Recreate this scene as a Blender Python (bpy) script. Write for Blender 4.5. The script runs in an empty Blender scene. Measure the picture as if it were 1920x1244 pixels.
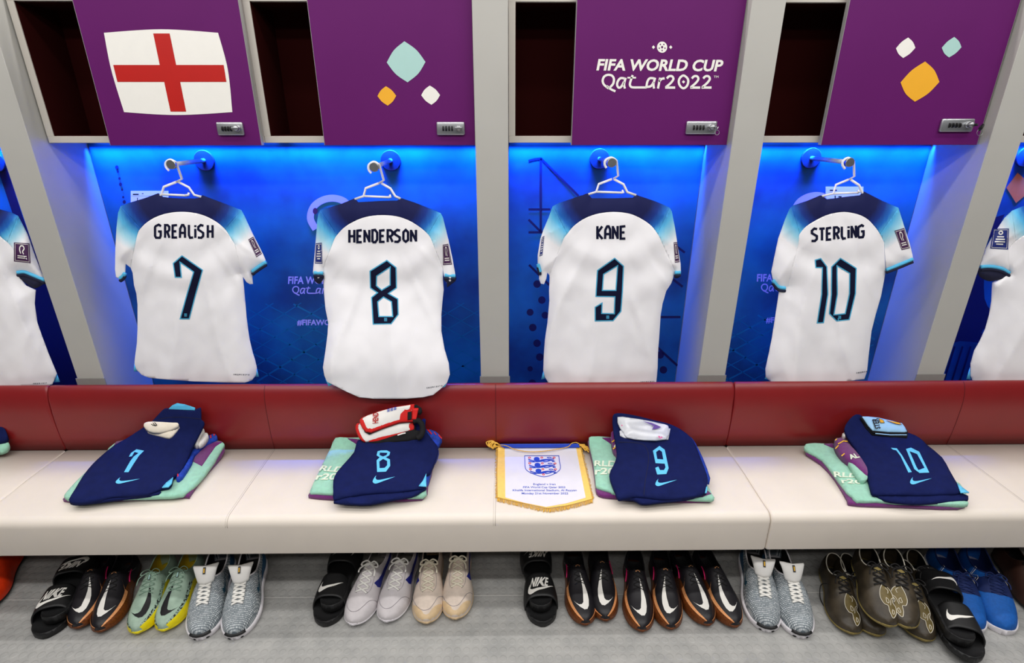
import bpy, bmesh, math, random
import numpy as np
from mathutils import Vector, Matrix, Euler, noise

# ------------------------------------------------------------------ camera, world, lights, exposure
SC = bpy.context.scene
COL = SC.collection
F = 1004.0                      # focal length in pixels of the 1920 px wide frame
CAM = Vector((0, 0, 1.80))
ROT = Euler((math.radians(90 - 21.7), 0, math.radians(-0.64)), 'XYZ')
cd = bpy.data.cameras.new('camera'); cd.sensor_width = 36; cd.lens = 36 * F / 1920; cd.clip_start = .05
cam = bpy.data.objects.new('camera', cd); COL.objects.link(cam)
cam.location = CAM; cam.rotation_euler = ROT; SC.camera = cam
W = bpy.data.worlds.new('world'); SC.world = W; W.use_nodes = True
W.node_tree.nodes['Background'].inputs[0].default_value = (.9, .93, 1, 1)
W.node_tree.nodes['Background'].inputs[1].default_value = .06
SC.view_settings.view_transform = 'Standard'; SC.view_settings.look = 'None'
SC.view_settings.gamma = 1; SC.view_settings.use_curve_mapping = False
SC.view_settings.exposure = 0.08


def area(name, loc, rot, sx, sy, power, col, spread=180):
    l = bpy.data.lights.new(name, 'AREA'); l.shape = 'RECTANGLE'; l.size = sx; l.size_y = sy
    l.energy = power; l.color = col; l.spread = math.radians(spread)
    o = bpy.data.objects.new(name, l); COL.objects.link(o); o.location = loc
    o.rotation_euler = [math.radians(a) for a in rot]
    return o


# rows of ceiling lights in the changing room, an added front fill, then the light row just above the locker doors
area('ceiling_light_row', (0, 1.43, 3.15), (4, 0, 0), 7.0, .12, 46, (1, .98, .955))
area('ceiling_light_row_middle', (0, .10, 3.15), (14, 0, 0), 7.0, .16, 72, (1, .98, .955))
area('front_fill_light', (0, -1.1, 3.15), (30, 0, 0), 6.0, .2, 38, (1, .97, .94))  # unseen fill lamp, added to brighten the bench front and shirts
area('wall_light_row', (0, 2.22, 2.95), (-20, 0, 0), 6.4, .05, 44, (1, .98, .96))

# ------------------------------------------------------------------ projecting measured points into the room
RM = ROT.to_matrix()
def ray(u, v):
    return RM @ Vector(((u - 960) / F, -(v - 622) / F, -1.0))
def atY(u, v, Y):
    d = ray(u, v); return CAM + d * (Y / d.y)
def atZ(u, v, z):
    d = ray(u, v); return CAM + d * ((z - CAM.z) / d.z)
def hit(u, v, zf, off=0.0):
    d = ray(u, v)
    lo, hi = (1.25 - CAM.z) / d.z, (.30 - CAM.z) / d.z
    for _ in range(24):
        m = (lo + hi) / 2
        p = CAM + d * m
        if p.z - zf(p.x, p.y) - off > 0: lo = m
        else: hi = m
    return CAM + d * lo
def prof(*pts):
    """height profile over depth: piecewise smooth z(y)"""
    ys = [p[0] for p in pts]; zs = [p[1] for p in pts]
    n = len(ys)
    def f(x, y):
        if y <= ys[0]: return zs[0] + (zs[1] - zs[0]) / (ys[1] - ys[0]) * (y - ys[0]) * .3
        if y >= ys[-1]: return zs[-1] + (y - ys[-1]) * 2.0
        i = 0
        while y > ys[i + 1]: i += 1
        t = (y - ys[i]) / (ys[i + 1] - ys[i])
        m = lambda k: (zs[min(k + 1, n - 1)] - zs[max(k - 1, 0)]) / (ys[min(k + 1, n - 1)] - ys[max(k - 1, 0)])
        h = ys[i + 1] - ys[i]
        a, b = zs[i], zs[i + 1]; ma, mb = m(i) * h, m(i + 1) * h
        return (2*t**3-3*t**2+1)*a + (t**3-2*t**2+t)*ma + (-2*t**3+3*t**2)*b + (t**3-t**2)*mb
    return f

# ------------------------------------------------------------------ colours and materials
def lin(c):
    c = c / 255.0
    return c / 12.92 if c <= .04045 else ((c + .055) / 1.055) ** 2.4
def rgb(r, g, b): return (lin(r), lin(g), lin(b), 1)

def new_mat(name):
    m = bpy.data.materials.new(name); m.use_nodes = True
    nt = m.node_tree
    return m, nt, nt.nodes['Principled BSDF']
def mat(name, col, rough=.6, var=.06, scale=40, bump=.0, bscale=200, spec=.4, metal=0, sheen=0, bdist=.002):
    m, nt, b = new_mat(name); N = nt.nodes.new; L = nt.links.new
    tc = N('ShaderNodeTexCoord')
    nz = N('ShaderNodeTexNoise'); nz.inputs['Scale'].default_value = scale; nz.inputs['Detail'].default_value = 3
    L(tc.outputs['Object'], nz.inputs['Vector'])
    rp = N('ShaderNodeValToRGB')
    rp.color_ramp.elements[0].position = .3; rp.color_ramp.elements[1].position = .7
    rp.color_ramp.elements[0].color = [c * (1 - var) for c in col[:3]] + [1]
    rp.color_ramp.elements[1].color = [min(1, c * (1 + var)) for c in col[:3]] + [1]
    L(nz.outputs['Fac'], rp.inputs[0]); L(rp.outputs[0], b.inputs['Base Color'])
    b.inputs['Roughness'].default_value = rough; b.inputs['Metallic'].default_value = metal
    b.inputs['Specular IOR Level'].default_value = spec
    if sheen:
        b.inputs['Sheen Weight'].default_value = sheen
    if bump:
        n2 = N('ShaderNodeTexNoise'); n2.inputs['Scale'].default_value = bscale; n2.inputs['Detail'].default_value = 2
        L(tc.outputs['Object'], n2.inputs['Vector'])
        bp = N('ShaderNodeBump'); bp.inputs['Strength'].default_value = bump; bp.inputs['Distance'].default_value = bdist
        L(n2.outputs['Fac'], bp.inputs['Height']); L(bp.outputs[0], b.inputs['Normal'])
    return m

M = {}
M['laminate'] = mat('grey_laminate', rgb(176, 174, 168), .5, .02, 6, .05, 300)
M['carcass'] = mat('pale_laminate', rgb(190, 184, 175), .45, .02, 6)
M['lining'] = mat('maroon_lining', rgb(44, 8, 7), .85, .05, 6, spec=.05)
M['purple'] = mat('purple_laminate', rgb(94, 23, 95), .5, .03, 5, .03, 400, spec=.15)
M['door_edge'] = mat('door_edge_band', rgb(150, 148, 146), .4, .02)
M['white_print'] = mat('white_print', rgb(236, 233, 226), .5, .01)
M['red_print'] = mat('red_print', rgb(182, 14, 3), .5, .02)
M['mint_print'] = mat('pale_teal_print', rgb(168, 206, 200), .5, .01)
M['amber_print'] = mat('amber_print', rgb(238, 172, 40), .5, .01)
M['steel'] = mat('satin_steel', rgb(168, 170, 172), .33, .04, 60, .04, 500, metal=.9)
M['plate'] = mat('brushed_plate', rgb(64, 54, 84), .6, .06, 60, spec=.3)
M['rod'] = mat('rod_steel', rgb(196, 200, 206), .35, .03, 60, metal=.25)
M['zinc'] = mat('zinc_casting', rgb(190, 192, 195), .3, .03, 40, metal=.85)
M['black_plastic'] = mat('black_plastic', rgb(14, 14, 15), .4, .1)
M['white_plastic'] = mat('white_plastic', rgb(238, 236, 240), .35, .01)
M['cream_vinyl'] = mat('cream_vinyl', rgb(226, 216, 204), .42, .02, 9, .12, 330, bdist=.001)
M['maroon_vinyl'] = mat('maroon_vinyl', rgb(132, 27, 29), .36, .04, 9, .12, 260, spec=.5, bdist=.001)
M['maroon_seam'] = mat('maroon_seam', rgb(84, 14, 20), .6)
M['cream_seam'] = mat('cream_seam', rgb(176, 166, 156), .6)
M['plinth'] = mat('grey_plinth', rgb(140, 138, 134), .6, .03)
M['charcoal'] = mat('charcoal_panel', rgb(82, 80, 78), .6, .03)
M['joint'] = mat('floor_joint', rgb(196, 194, 190), .5)
M['dark'] = mat('dark_void', rgb(20, 18, 18), .8)
M['navy_print'] = mat('navy_numeral', rgb(14, 17, 46), .85, .03, spec=.15)
M['cyan_print'] = mat('cyan_numeral_edge', rgb(72, 172, 214), .6, .03)
M['cyan_cloth'] = mat('cyan_cloth', rgb(82, 180, 222), .75, .04, 60)
M['navy_cloth'] = mat('navy_cloth', rgb(20, 22, 52), .8, .06, 60)
M['hem_print'] = mat('grey_hem_print', rgb(110, 112, 120), .7)
M['patch_purple'] = mat('purple_patch', rgb(66, 26, 74), .6, .03)
M['patch_blue'] = mat('blue_patch', rgb(28, 44, 120), .6, .03)
M['lav_print'] = mat('lavender_print', rgb(172, 168, 236), .6, .02)
M['poster_navy'] = mat('dark_navy_print', rgb(20, 12, 70), .6, .03)
M['poster_teal'] = mat('teal_lattice_print', rgb(10, 108, 150), .6, .05)
M['poster_orange'] = mat('orange_print', rgb(224, 112, 60), .6, .03)
M['paper'] = mat('white_card', rgb(222, 224, 232), .6, .01)
M['short_navy'] = mat('navy_shorts_cloth', rgb(18, 27, 76), .85, .10, 30, .35, 900, spec=.12, bdist=.0006)
M['sky_print'] = mat('sky_blue_print', rgb(98, 196, 238), .6, .02)
M['mint_towel'] = mat('mint_terry', rgb(158, 216, 190), .95, .08, 60, .9, 500, sheen=.3, bdist=.003)
M['mint_pale'] = mat('pale_mint_lettering', rgb(226, 236, 214), .95, .05, 60, .6, 500, bdist=.003)
M['purple_towel'] = mat('purple_terry', rgb(112, 30, 112), .95, .08, 60, .9, 500, sheen=.3, bdist=.003)
M['gold_print'] = mat('gold_stripe', rgb(232, 180, 50), .7)
M['royal_cloth'] = mat('royal_blue_cloth', rgb(22, 62, 170), .7, .35, 70, .2, 400)
M['red_cloth'] = mat('bright_red_trim', rgb(214, 26, 22), .6, .04)
M['pennant_white'] = mat('white_satin', rgb(226, 224, 234), .5, .02, 20)
M['gold_cloth'] = mat('gold_satin', rgb(246, 204, 110), .5, .05, 80, .2, 400)
M['gold_thread'] = mat('gold_thread', rgb(226, 176, 70), .5, .22, 220)
M['royal_print'] = mat('royal_blue_print', rgb(36, 72, 190), .5, .03)
M['cream_pad'] = mat('cream_foam', rgb(246, 234, 214), .7, .04)
M['white_pad'] = mat('white_shell', rgb(244, 240, 234), .4, .02)
M['clear_pad'] = mat('frosted_grey_shell', rgb(206, 208, 214), .2, .05, 30, spec=.6)
M['sky_pad'] = mat('sky_blue_shell', rgb(160, 206, 236), .4, .02)
M['black_foam'] = mat('black_foam', rgb(14, 13, 16), .85, .1)
M['violet_print'] = mat('violet_print', rgb(96, 60, 150), .5)
M['pink_print'] = mat('pink_print', rgb(222, 90, 150), .5)
M['ink'] = mat('black_ink', rgb(20, 18, 22), .6)


def poster_material():
    """blue woven print: brighter blue with drifting navy clouds"""
    m, nt, b = new_mat('blue_banner_print'); N = nt.nodes.new; L = nt.links.new
    tc = N('ShaderNodeTexCoord')
    nz = N('ShaderNodeTexNoise'); nz.inputs['Scale'].default_value = 2.6; nz.inputs['Detail'].default_value = 4
    L(tc.outputs['Object'], nz.inputs['Vector'])
    rp = N('ShaderNodeValToRGB'); e = rp.color_ramp.elements
    e[0].position = .36; e[0].color = rgb(5, 56, 110); e[1].position = .64; e[1].color = rgb(8, 108, 160)
    L(nz.outputs['Fac'], rp.inputs[0]); L(rp.outputs[0], b.inputs['Base Color'])
    b.inputs['Roughness'].default_value = .6
    n2 = N('ShaderNodeTexNoise'); n2.inputs['Scale'].default_value = 500
    L(tc.outputs['Object'], n2.inputs['Vector'])
    bp = N('ShaderNodeBump'); bp.inputs['Strength'].default_value = .1; bp.inputs['Distance'].default_value = .001
    L(n2.outputs['Fac'], bp.inputs['Height']); L(bp.outputs[0], b.inputs['Normal'])
    return m
M['poster'] = poster_material()


def floor_material():
    """grey studded rubber: low round studs set on a staggered grid"""
    m, nt, b = new_mat('studded_rubber'); N = nt.nodes.new; L = nt.links.new
    tc = N('ShaderNodeTexCoord')
    nz = N('ShaderNodeTexNoise'); nz.inputs['Scale'].default_value = 14; nz.inputs['Detail'].default_value = 4
    L(tc.outputs['Object'], nz.inputs['Vector'])
    rp = N('ShaderNodeValToRGB'); e = rp.color_ramp.elements
    e[0].color = rgb(150, 150, 148); e[1].color = rgb(168, 167, 164); e[0].position = .3; e[1].position = .7
    L(nz.outputs['Fac'], rp.inputs[0]); L(rp.outputs[0], b.inputs['Base Color'])
    b.inputs['Roughness'].default_value = .45
    mp = N('ShaderNodeMapping'); mp.inputs['Scale'].default_value = (30, 30, 0)
    L(tc.outputs['Object'], mp.inputs['Vector'])
    fr = N('ShaderNodeVectorMath'); fr.operation = 'FRACTION'; L(mp.outputs[0], fr.inputs[0])
    sb = N('ShaderNodeVectorMath'); sb.operation = 'SUBTRACT'; sb.inputs[1].default_value = (.5, .5, 0); L(fr.outputs[0], sb.inputs[0])
    ln = N('ShaderNodeVectorMath'); ln.operation = 'LENGTH'; L(sb.outputs[0], ln.inputs[0])
    r2 = N('ShaderNodeValToRGB'); e = r2.color_ramp.elements
    e[0].position = .30; e[0].color = (1, 1, 1, 1); e[1].position = .40; e[1].color = (0, 0, 0, 1)
    L(ln.outputs['Value'], r2.inputs[0])
    bp = N('ShaderNodeBump'); bp.inputs['Strength'].default_value = .7; bp.inputs['Distance'].default_value = .0016
    L(r2.outputs[0], bp.inputs['Height']); L(bp.outputs[0], b.inputs['Normal'])
    return m
M['floor'] = floor_material()


def shirt_material():
    """white shirt cloth; the raglan dye runs navy > blue > cyan > white along the 'dye' value"""
    m, nt, b = new_mat('dyed_shirt_cloth'); N = nt.nodes.new; L = nt.links.new
    at = N('ShaderNodeAttribute'); at.attribute_name = 'dye'
    tc = N('ShaderNodeTexCoord')
    mp = N('ShaderNodeMapping'); mp.inputs['Scale'].default_value = (120, 40, 24); L(tc.outputs['Object'], mp.inputs['Vector'])
    nz = N('ShaderNodeTexNoise'); nz.inputs['Scale'].default_value = 1; nz.inputs['Detail'].default_value = 3
    L(mp.outputs[0], nz.inputs['Vector'])
    mm = N('ShaderNodeMath'); mm.operation = 'MULTIPLY_ADD'; mm.inputs[1].default_value = .06; mm.inputs[2].default_value = -.08
    L(nz.outputs['Fac'], mm.inputs[0])
    ad = N('ShaderNodeMath'); ad.operation = 'ADD'; L(at.outputs['Fac'], ad.inputs[0]); L(mm.outputs[0], ad.inputs[1])
    hv = N('ShaderNodeMath'); hv.operation = 'MULTIPLY'; hv.inputs[1].default_value = .5; L(ad.outputs[0], hv.inputs[0])
    rp = N('ShaderNodeValToRGB'); cr = rp.color_ramp
    stops = [(.31, rgb(14, 20, 72)), (.39, rgb(16, 46, 128)), (.46, rgb(30, 100, 188)), (.525, rgb(90, 184, 232)),
             (.60, rgb(164, 218, 238)), (.70, rgb(246, 244, 247))]
    cr.elements[0].position, cr.elements[0].color = stops[0]
    cr.elements[1].position, cr.elements[1].color = stops[-1]
    for p, c in stops[1:-1]:
        e = cr.elements.new(p); e.color = c
    L(hv.outputs[0], rp.inputs[0]); L(rp.outputs[0], b.inputs['Base Color'])
    b.inputs['Roughness'].default_value = .75; b.inputs['Specular IOR Level'].default_value = .25
    n2 = N('ShaderNodeTexNoise'); n2.inputs['Scale'].default_value = 900
    L(tc.outputs['Object'], n2.inputs['Vector'])
    bp = N('ShaderNodeBump'); bp.inputs['Strength'].default_value = .15; bp.inputs['Distance'].default_value = .0006
    L(n2.outputs['Fac'], bp.inputs['Height']); L(bp.outputs[0], b.inputs['Normal'])
    return m
M['shirt_dye'] = shirt_material()
M['shirt_white'] = mat('white_shirt_cloth', rgb(246, 244, 247), .75, .01, 20, .15, 900, spec=.25, bdist=.0006)

# ------------------------------------------------------------------ objects
ORG = {}
def thing(name, label, cat, loc=(0, 0, 0), group=None, rot=None, kind=None):
    o = bpy.data.objects.new(name, None); COL.objects.link(o)
    o.empty_display_size = .05
    o.location = loc; o['label'] = label; o['category'] = cat
    if group: o['group'] = group
    if rot is not None: o.rotation_euler = rot; ORG[o.name] = Vector((0, 0, 0))
    else: ORG[o.name] = Vector(loc)
    return o
def part(name, bm, m, parent=None, smooth=True, label=None, kind=None):
    me = bpy.data.meshes.new(name)
    org = ORG[parent.name] if parent else Vector((0, 0, 0))
    if org.length: bmesh.ops.translate(bm, verts=bm.verts[:], vec=-org)
    bmesh.ops.recalc_face_normals(bm, faces=bm.faces[:])
    bm.to_mesh(me); bm.free()
    ms = m if isinstance(m, (list, tuple)) else [m]
    for k in ms: me.materials.append(M[k])
    if smooth:
        for p in me.polygons: p.use_smooth = True
    o = bpy.data.objects.new(name, me); COL.objects.link(o)
    if parent: o.parent = parent
    ORG[o.name] = org
    if label: o['label'] = label
    if kind: o['kind'] = kind
    return o

def box(bm, x0, x1, y0, y1, z0, z1, bev=0, seg=2):
    r = bmesh.ops.create_cube(bm, size=1)
    vs = r['verts']
    for v in vs:
        v.co = Vector((x0 + (v.co.x + .5) * (x1 - x0), y0 + (v.co.y + .5) * (y1 - y0), z0 + (v.co.z + .5) * (z1 - z0)))
    if bev:
        es = list({e for v in vs for e in v.link_edges})
        bmesh.ops.bevel(bm, geom=es, offset=bev, segments=seg, affect='EDGES', profile=.5)
    return bm
def nbox(*a, **k): return box(bmesh.new(), *a, **k)

def tube(bm, pts, r, n=8, closed=False, flat=1.0, up=None):
    pts = [Vector(p) for p in pts]; N = len(pts)
    rings = []; ref = Vector(up) if up else Vector((0, 0, 1))
    prev = None
    for i, p in enumerate(pts):
        a = pts[(i - 1) % N] if (closed or i > 0) else p
        b = pts[(i + 1) % N] if (closed or i < N - 1) else p
        t = (b - a)
        t = t.normalized() if t.length > 1e-9 else Vector((1, 0, 0))
        if prev is None:
            s = t.cross(ref)
            if s.length < 1e-4: s = t.cross(Vector((1, 0, 0)))
            if s.length < 1e-4: s = t.cross(Vector((0, 1, 0)))
            s.normalize()
        else:
            s = prev - t * prev.dot(t)
            s = s.normalized() if s.length > 1e-6 else prev
        prev = s
        w = t.cross(s)
        rr = r(i / (N - 1)) if callable(r) else r
        rings.append([bm.verts.new(p + s * math.cos(2*math.pi*k/n) * rr + w * math.sin(2*math.pi*k/n) * rr * flat) for k in range(n)])
    M_ = N if closed else N - 1
    for i in range(M_):
        A, B = rings[i], rings[(i + 1) % N]
        for k in range(n):
            bm.faces.new((A[k], A[(k + 1) % n], B[(k + 1) % n], B[k]))
    if not closed:
        bm.faces.new(rings[0][::-1]); bm.faces.new(rings[-1])
    return bm
def cyl(bm, p0, p1, r0, r1=None, n=24, bev=0):
    r1 = r0 if r1 is None else r1
    p0, p1 = Vector(p0), Vector(p1)
    if bev:
        t = (p1 - p0).normalized()
        return tube(bm, [p0, p0 + t * 1e-5, p1 - t * bev, p1], lambda s: [r0, r0, r1, r1 - bev][round(s * 3)], n)
    return tube(bm, [p0, p1], lambda s: r0 if s < .5 else r1, n)

def crv(pts, n=6, closed=False):
    """smooth curve through points"""
    P = [tuple(p) for p in pts]; N = len(P); out = []
    R = N if closed else N - 1
    for i in range(R):
        g = lambda k: P[k % N] if closed else P[max(0, min(N - 1, k))]
        a, b, c, d = g(i - 1), g(i), g(i + 1), g(i + 2)
        for k in range(n):
            t = k / n
            out.append(tuple(.5 * (2*b[j] + (c[j]-a[j])*t + (2*a[j]-5*b[j]+4*c[j]-d[j])*t*t + (3*b[j]-a[j]-3*c[j]+d[j])*t**3) for j in range(len(b))))
    if not closed: out.append(P[-1])
    return out
def px(ox, oy, k, pts): return [(ox + x / k, oy + y / k) for x, y in pts]

def edge_dist(P, loop):
    P = np.asarray(P, float).reshape(-1, 2); A = np.asarray(loop, float); B = np.roll(A, -1, 0)
    D = B - A; L2 = (D ** 2).sum(1) + 1e-12
    t = np.clip(((P[:, None, :] - A[None]) * D[None]).sum(2) / L2[None], 0, 1)
    Q = A[None] + t[..., None] * D[None]
    return np.sqrt(((P[:, None, :] - Q) ** 2).sum(2)).min(1)

def fill2d(loops, res):
    bm = bmesh.new(); es = []
    for lp in loops:
        vs = [bm.verts.new((p[0], p[1], 0)) for p in lp]
        for i in range(len(vs)): es.append(bm.edges.new((vs[i], vs[(i + 1) % len(vs)])))
    bmesh.ops.triangle_fill(bm, use_beauty=True, edges=es, normal=(0, 0, 1))
    if res:
        xs = [v.co.x for v in bm.verts]; ys = [v.co.y for v in bm.verts]
        rx, ry = res if isinstance(res, tuple) else (res, res)
        for a, lo, hi, r in ((0, min(xs), max(xs), rx), (1, min(ys), max(ys), ry)):
            k = math.floor(lo / r) + 1
            while k * r < hi:
                co = [0, 0, 0]; no = [0, 0, 0]; co[a] = k * r; no[a] = 1
                bmesh.ops.bisect_plane(bm, geom=bm.verts[:] + bm.edges[:] + bm.faces[:], plane_co=co, plane_no=no, dist=1e-5)
                k += 1
    return bm

def sheet(loops, fn, res=None, bm=None, dye=None):
    """a filled 2-D outline laid on a surface: fn(a, b) -> point"""
    f = fill2d(loops, res)
    for v in f.verts:
        a, b = v.co.x, v.co.y
        v.co = fn(a, b)
    if bm is None: return f
    me = bpy.data.meshes.new('tmp'); f.to_mesh(me); f.free(); bm.from_mesh(me); bpy.data.meshes.remove(me)
    return bm

def solid(loops, top, bot, res, ref=None, dye=None, bm=None):
    """a filled outline given thickness: top(a,b,d) and bot(a,b,d) with d = distance to the outline"""
    f = fill2d(loops, res)
    f.verts.ensure_lookup_table(); f.verts.index_update()
    P = [(v.co.x, v.co.y) for v in f.verts]
    D = edge_dist(P, ref if ref is not None else loops[0])
    faces = [[v.index for v in fc.verts] for fc in f.faces]
    bnd = [(e.verts[0].index, e.verts[1].index) for e in f.edges if len(e.link_faces) == 1]
    f.free()
    bm = bm or bmesh.new()
    lay = bm.verts.layers.float.new('dye') if dye else None
    T = [bm.verts.new(top(p[0], p[1], d)) for p, d in zip(P, D)]
    B = [bm.verts.new(bot(p[0], p[1], d)) for p, d in zip(P, D)]
    if dye:
        for a, b_, p in zip(T, B, P): a[lay] = b_[lay] = dye(*p)
    for fc in faces:
        bm.faces.new([T[i] for i in fc]); bm.faces.new([B[i] for i in fc][::-1])
    for a, b_ in bnd:
        bm.faces.new((T[a], T[b_], B[b_], B[a]))
    return bm

def inset(loop, w):
    """shrink (w>0) a closed polygon by w with mitred corners"""
    n = len(loop); A = sum(loop[i][0]*loop[(i+1) % n][1] - loop[(i+1) % n][0]*loop[i][1] for i in range(n))
    s = 1 if A > 0 else -1; out = []
    for i in range(n):
        p0, p1, p2 = (Vector(loop[j % n]) for j in (i - 1, i, i + 1))
        d1 = (p1 - p0).normalized(); d2 = (p2 - p1).normalized()
        n1 = Vector((-d1.y, d1.x)) * s; n2 = Vector((-d2.y, d2.x)) * s
        b = n1 + n2
        if b.length < .2: b = n1
        b.normalize(); c = max(.35, b.dot(n1))
        q = p1 + b * (w / c); out.append((q.x, q.y))
    return out

def ribbon(pts, w, closed=False):
    """outline of a stroke of width w along a polyline (as quads for sheet())"""
    n = len(pts); L_, R_ = [], []
    for i in range(n):
        a = Vector(pts[(i - 1) % n] if closed or i else pts[i]); b = Vector(pts[(i + 1) % n] if closed or i < n - 1 else pts[i])
        p = Vector(pts[i])
        d1 = (p - a); d2 = (b - p)
        if d1.length < 1e-9: d1 = d2
        if d2.length < 1e-9: d2 = d1
        d1 = d1.normalized(); d2 = d2.normalized()
        n1 = Vector((-d1.y, d1.x)); n2 = Vector((-d2.y, d2.x)); m = n1 + n2
        m = n1 if m.length < .3 else m.normalized()
        k = w / 2 / max(.72, m.dot(n1))
        L_.append(p + m * k); R_.append(p - m * k)
    return L_, R_
def stroke(pts, w, fn, bm=None, closed=False, step=None):
    if step:
        q = []
        P = list(pts) + ([pts[0]] if closed else [])
        for a, b in zip(P[:-1], P[1:]):
            k = max(1, int(math.hypot(b[0]-a[0], b[1]-a[1]) / step))
            q += [(a[0] + (b[0]-a[0])*i/k, a[1] + (b[1]-a[1])*i/k) for i in range(k)]
        if not closed: q.append(P[-1])
        pts = q
    bm = bm or bmesh.new()
    L_, R_ = ribbon(pts, w, closed)
    A = [bm.verts.new(fn(p.x, p.y)) for p in L_]; B = [bm.verts.new(fn(p.x, p.y)) for p in R_]
    n = len(A)
    for i in range(n if closed else n - 1):
        j = (i + 1) % n
        bm.faces.new((A[i], A[j], B[j], B[i]))
    return bm

def text2d(s, bold=0.0, shear=0.0, space=1.0):
    cu = bpy.data.curves.new('t', 'FONT'); cu.body = s; cu.offset = bold; cu.shear = shear; cu.space_character = space
    cu.resolution_u = 3; cu.fill_mode = 'FRONT'
    o = bpy.data.objects.new('t', cu); COL.objects.link(o)
    dg = bpy.context.evaluated_depsgraph_get(); dg.update()
    me = bpy.data.meshes.new_from_object(o.evaluated_get(dg))
    V = [(v.co.x, v.co.y) for v in me.vertices]; Fc = [list(p.vertices) for p in me.polygons]
    bpy.data.objects.remove(o); bpy.data.curves.remove(cu); bpy.data.meshes.remove(me)
    x0 = min(v[0] for v in V); x1 = max(v[0] for v in V); y0 = min(v[1] for v in V); y1 = max(v[1] for v in V)
    return [((x - x0) / (x1 - x0), (y - y0) / (y1 - y0)) for x, y in V], Fc
def text(s, quad, fn, bm=None, **k):
    """lettering stretched into quad (TL, TR, BR, BL) and laid on fn"""
    V, Fc = text2d(s, **k); bm = bm or bmesh.new()
    tl, tr, br, bl = [Vector(q) for q in quad]
    vs = []
    for x, y in V:
        p = (bl.lerp(br, x)).lerp(tl.lerp(tr, x), y)
        vs.append(bm.verts.new(fn(p.x, p.y)))
    for f in Fc:
        try: bm.faces.new([vs[i] for i in f])
        except ValueError: pass
    return bm
def rect(x0, y0, x1, y1): return [(x0, y0), (x1, y0), (x1, y1), (x0, y1)]

SWOOSH = [(1, .82), (.7, .50), (.46, .27), (.32, .13), (.22, .04), (.13, 0), (.05, .06), (0, .22), (.015, .45), (.07, .72), (.14, .94),
          (.11, .66), (.15, .48), (.22, .42), (.32, .43), (.47, .50), (.7, .64)]
def swoosh(quad):
    tl, tr, br, bl = [Vector(q) for q in quad]
    out = []
    for x, y in SWOOSH:
        p = (bl.lerp(br, x)).lerp(tl.lerp(tr, x), y); out.append((p.x, p.y))
    return out

# ================================================================== the setting
YD, YF, YW, YDOOR, YFR = 2.06, 2.06, 2.34, 2.10, 2.135      # divider front, -, back wall, door face, locker frame face
ZB = 1.8 - .0398 * YFR                                       # underside of the lockers
def struct(name, bm, m, smooth=False):
    o = part(name, bm, m, None, smooth); o['kind'] = 'structure'; return o
struct('floor', nbox(-4.6, 4.6, -1.6, 2.40, -.05, 0), 'floor')
struct('wall_back', nbox(-4.6, 4.6, YW, YW + .08, 0, 3.1), 'laminate')
s = bmesh.new(); box(s, -4.6, 4.6, 1.622, 1.625, .0002, .0008)
struct('trim_1', s, 'joint')

DIV = []
for k, (ul, ur, lab) in enumerate([(148, 198.5, 'grey divider post to the left of the number 7 shirt'),
                                   (902, 954.3, 'grey divider post between the number 8 and number 9 shirts'),
                                   (1307.6, 1357, 'grey divider post between the number 9 and number 10 shirts'),
                                   (1714, 1764, 'grey divider post to the right of the number 10 shirt')]):
    x0, x1 = atY(ul, 720, YF).x, atY(ur, 720, YF).x
    DIV.append((x0, x1))
    t = thing('divider_post', lab, 'partition', ((x0 + x1) / 2, (YF + YW) / 2, 0), 'divider posts between the shirt bays')
    part('upright', nbox(x0, x1, YF, YW - .002, 0, 2.7, .0015, 1), 'laminate', t, False)
    part('foot_strip', nbox(x0 - .004, x1 + .004, YF - .004, YF - .0005, .47, .775), 'plinth', t, False)

# ------------------------------------------------------------------ banners on the wall of each bay
YP = YW - .006
def onwall(u, v): return atY(u, v, YP - .0012)
bays = [(-3.4, DIV[0][0], 'blue printed wall banner in the bay at the left edge'),
        (DIV[0][1], DIV[1][0], 'wide blue printed wall banner behind the number 7 and 8 shirts'),
        (DIV[1][1], DIV[2][0], 'blue printed wall banner with dark lines and dots behind the number 9 shirt'),
        (DIV[2][1], DIV[3][0], 'blue printed wall banner behind the number 10 shirt'),
        (DIV[3][1], 3.4, 'blue printed wall banner with orange diamond at the right edge')]
BAN = []
for x0, x1, lab in bays:
    t = thing('wall_banner', lab, 'banner', ((x0 + x1) / 2, YP, .5), 'printed banners in the shirt bays')
    part('fabric', nbox(x0 + .003, x1 - .003, YP, YW - .001, .5, ZB + .02), 'poster', t, False)
    BAN.append(t)
def lattice(t, x0, x1, z0, z1, seed):
    """pale diagonal lattice printed low on the banner"""
    bm = bmesh.new(); rnd = random.Random(seed); w = .0045
    fn = lambda a, b: Vector((a, YP - .0008, b))
    for sgn in (1, -1):
        c = -4.0
        while c < 4:
            pts = []
            for i in range(61):
                x = x0 + (x1 - x0) * i / 60; z = z0 + sgn * (x - x0) * .62 + c * .5
                if z0 < z < z1: pts.append((x, z))
            if len(pts) > 1:
                stroke([pts[0], pts[-1]], w * rnd.choice((.8, 1, 1.8)), fn, bm)
            c += .155
    part('lattice_print', bm, 'poster_teal', t, False)
lattice(BAN[1], DIV[0][1] + .5, DIV[1][0] - .01, .6, 1.02, 1)
lattice(BAN[3], DIV[2][1] + .02, DIV[3][0] - .02, .6, .95, 3)
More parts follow.
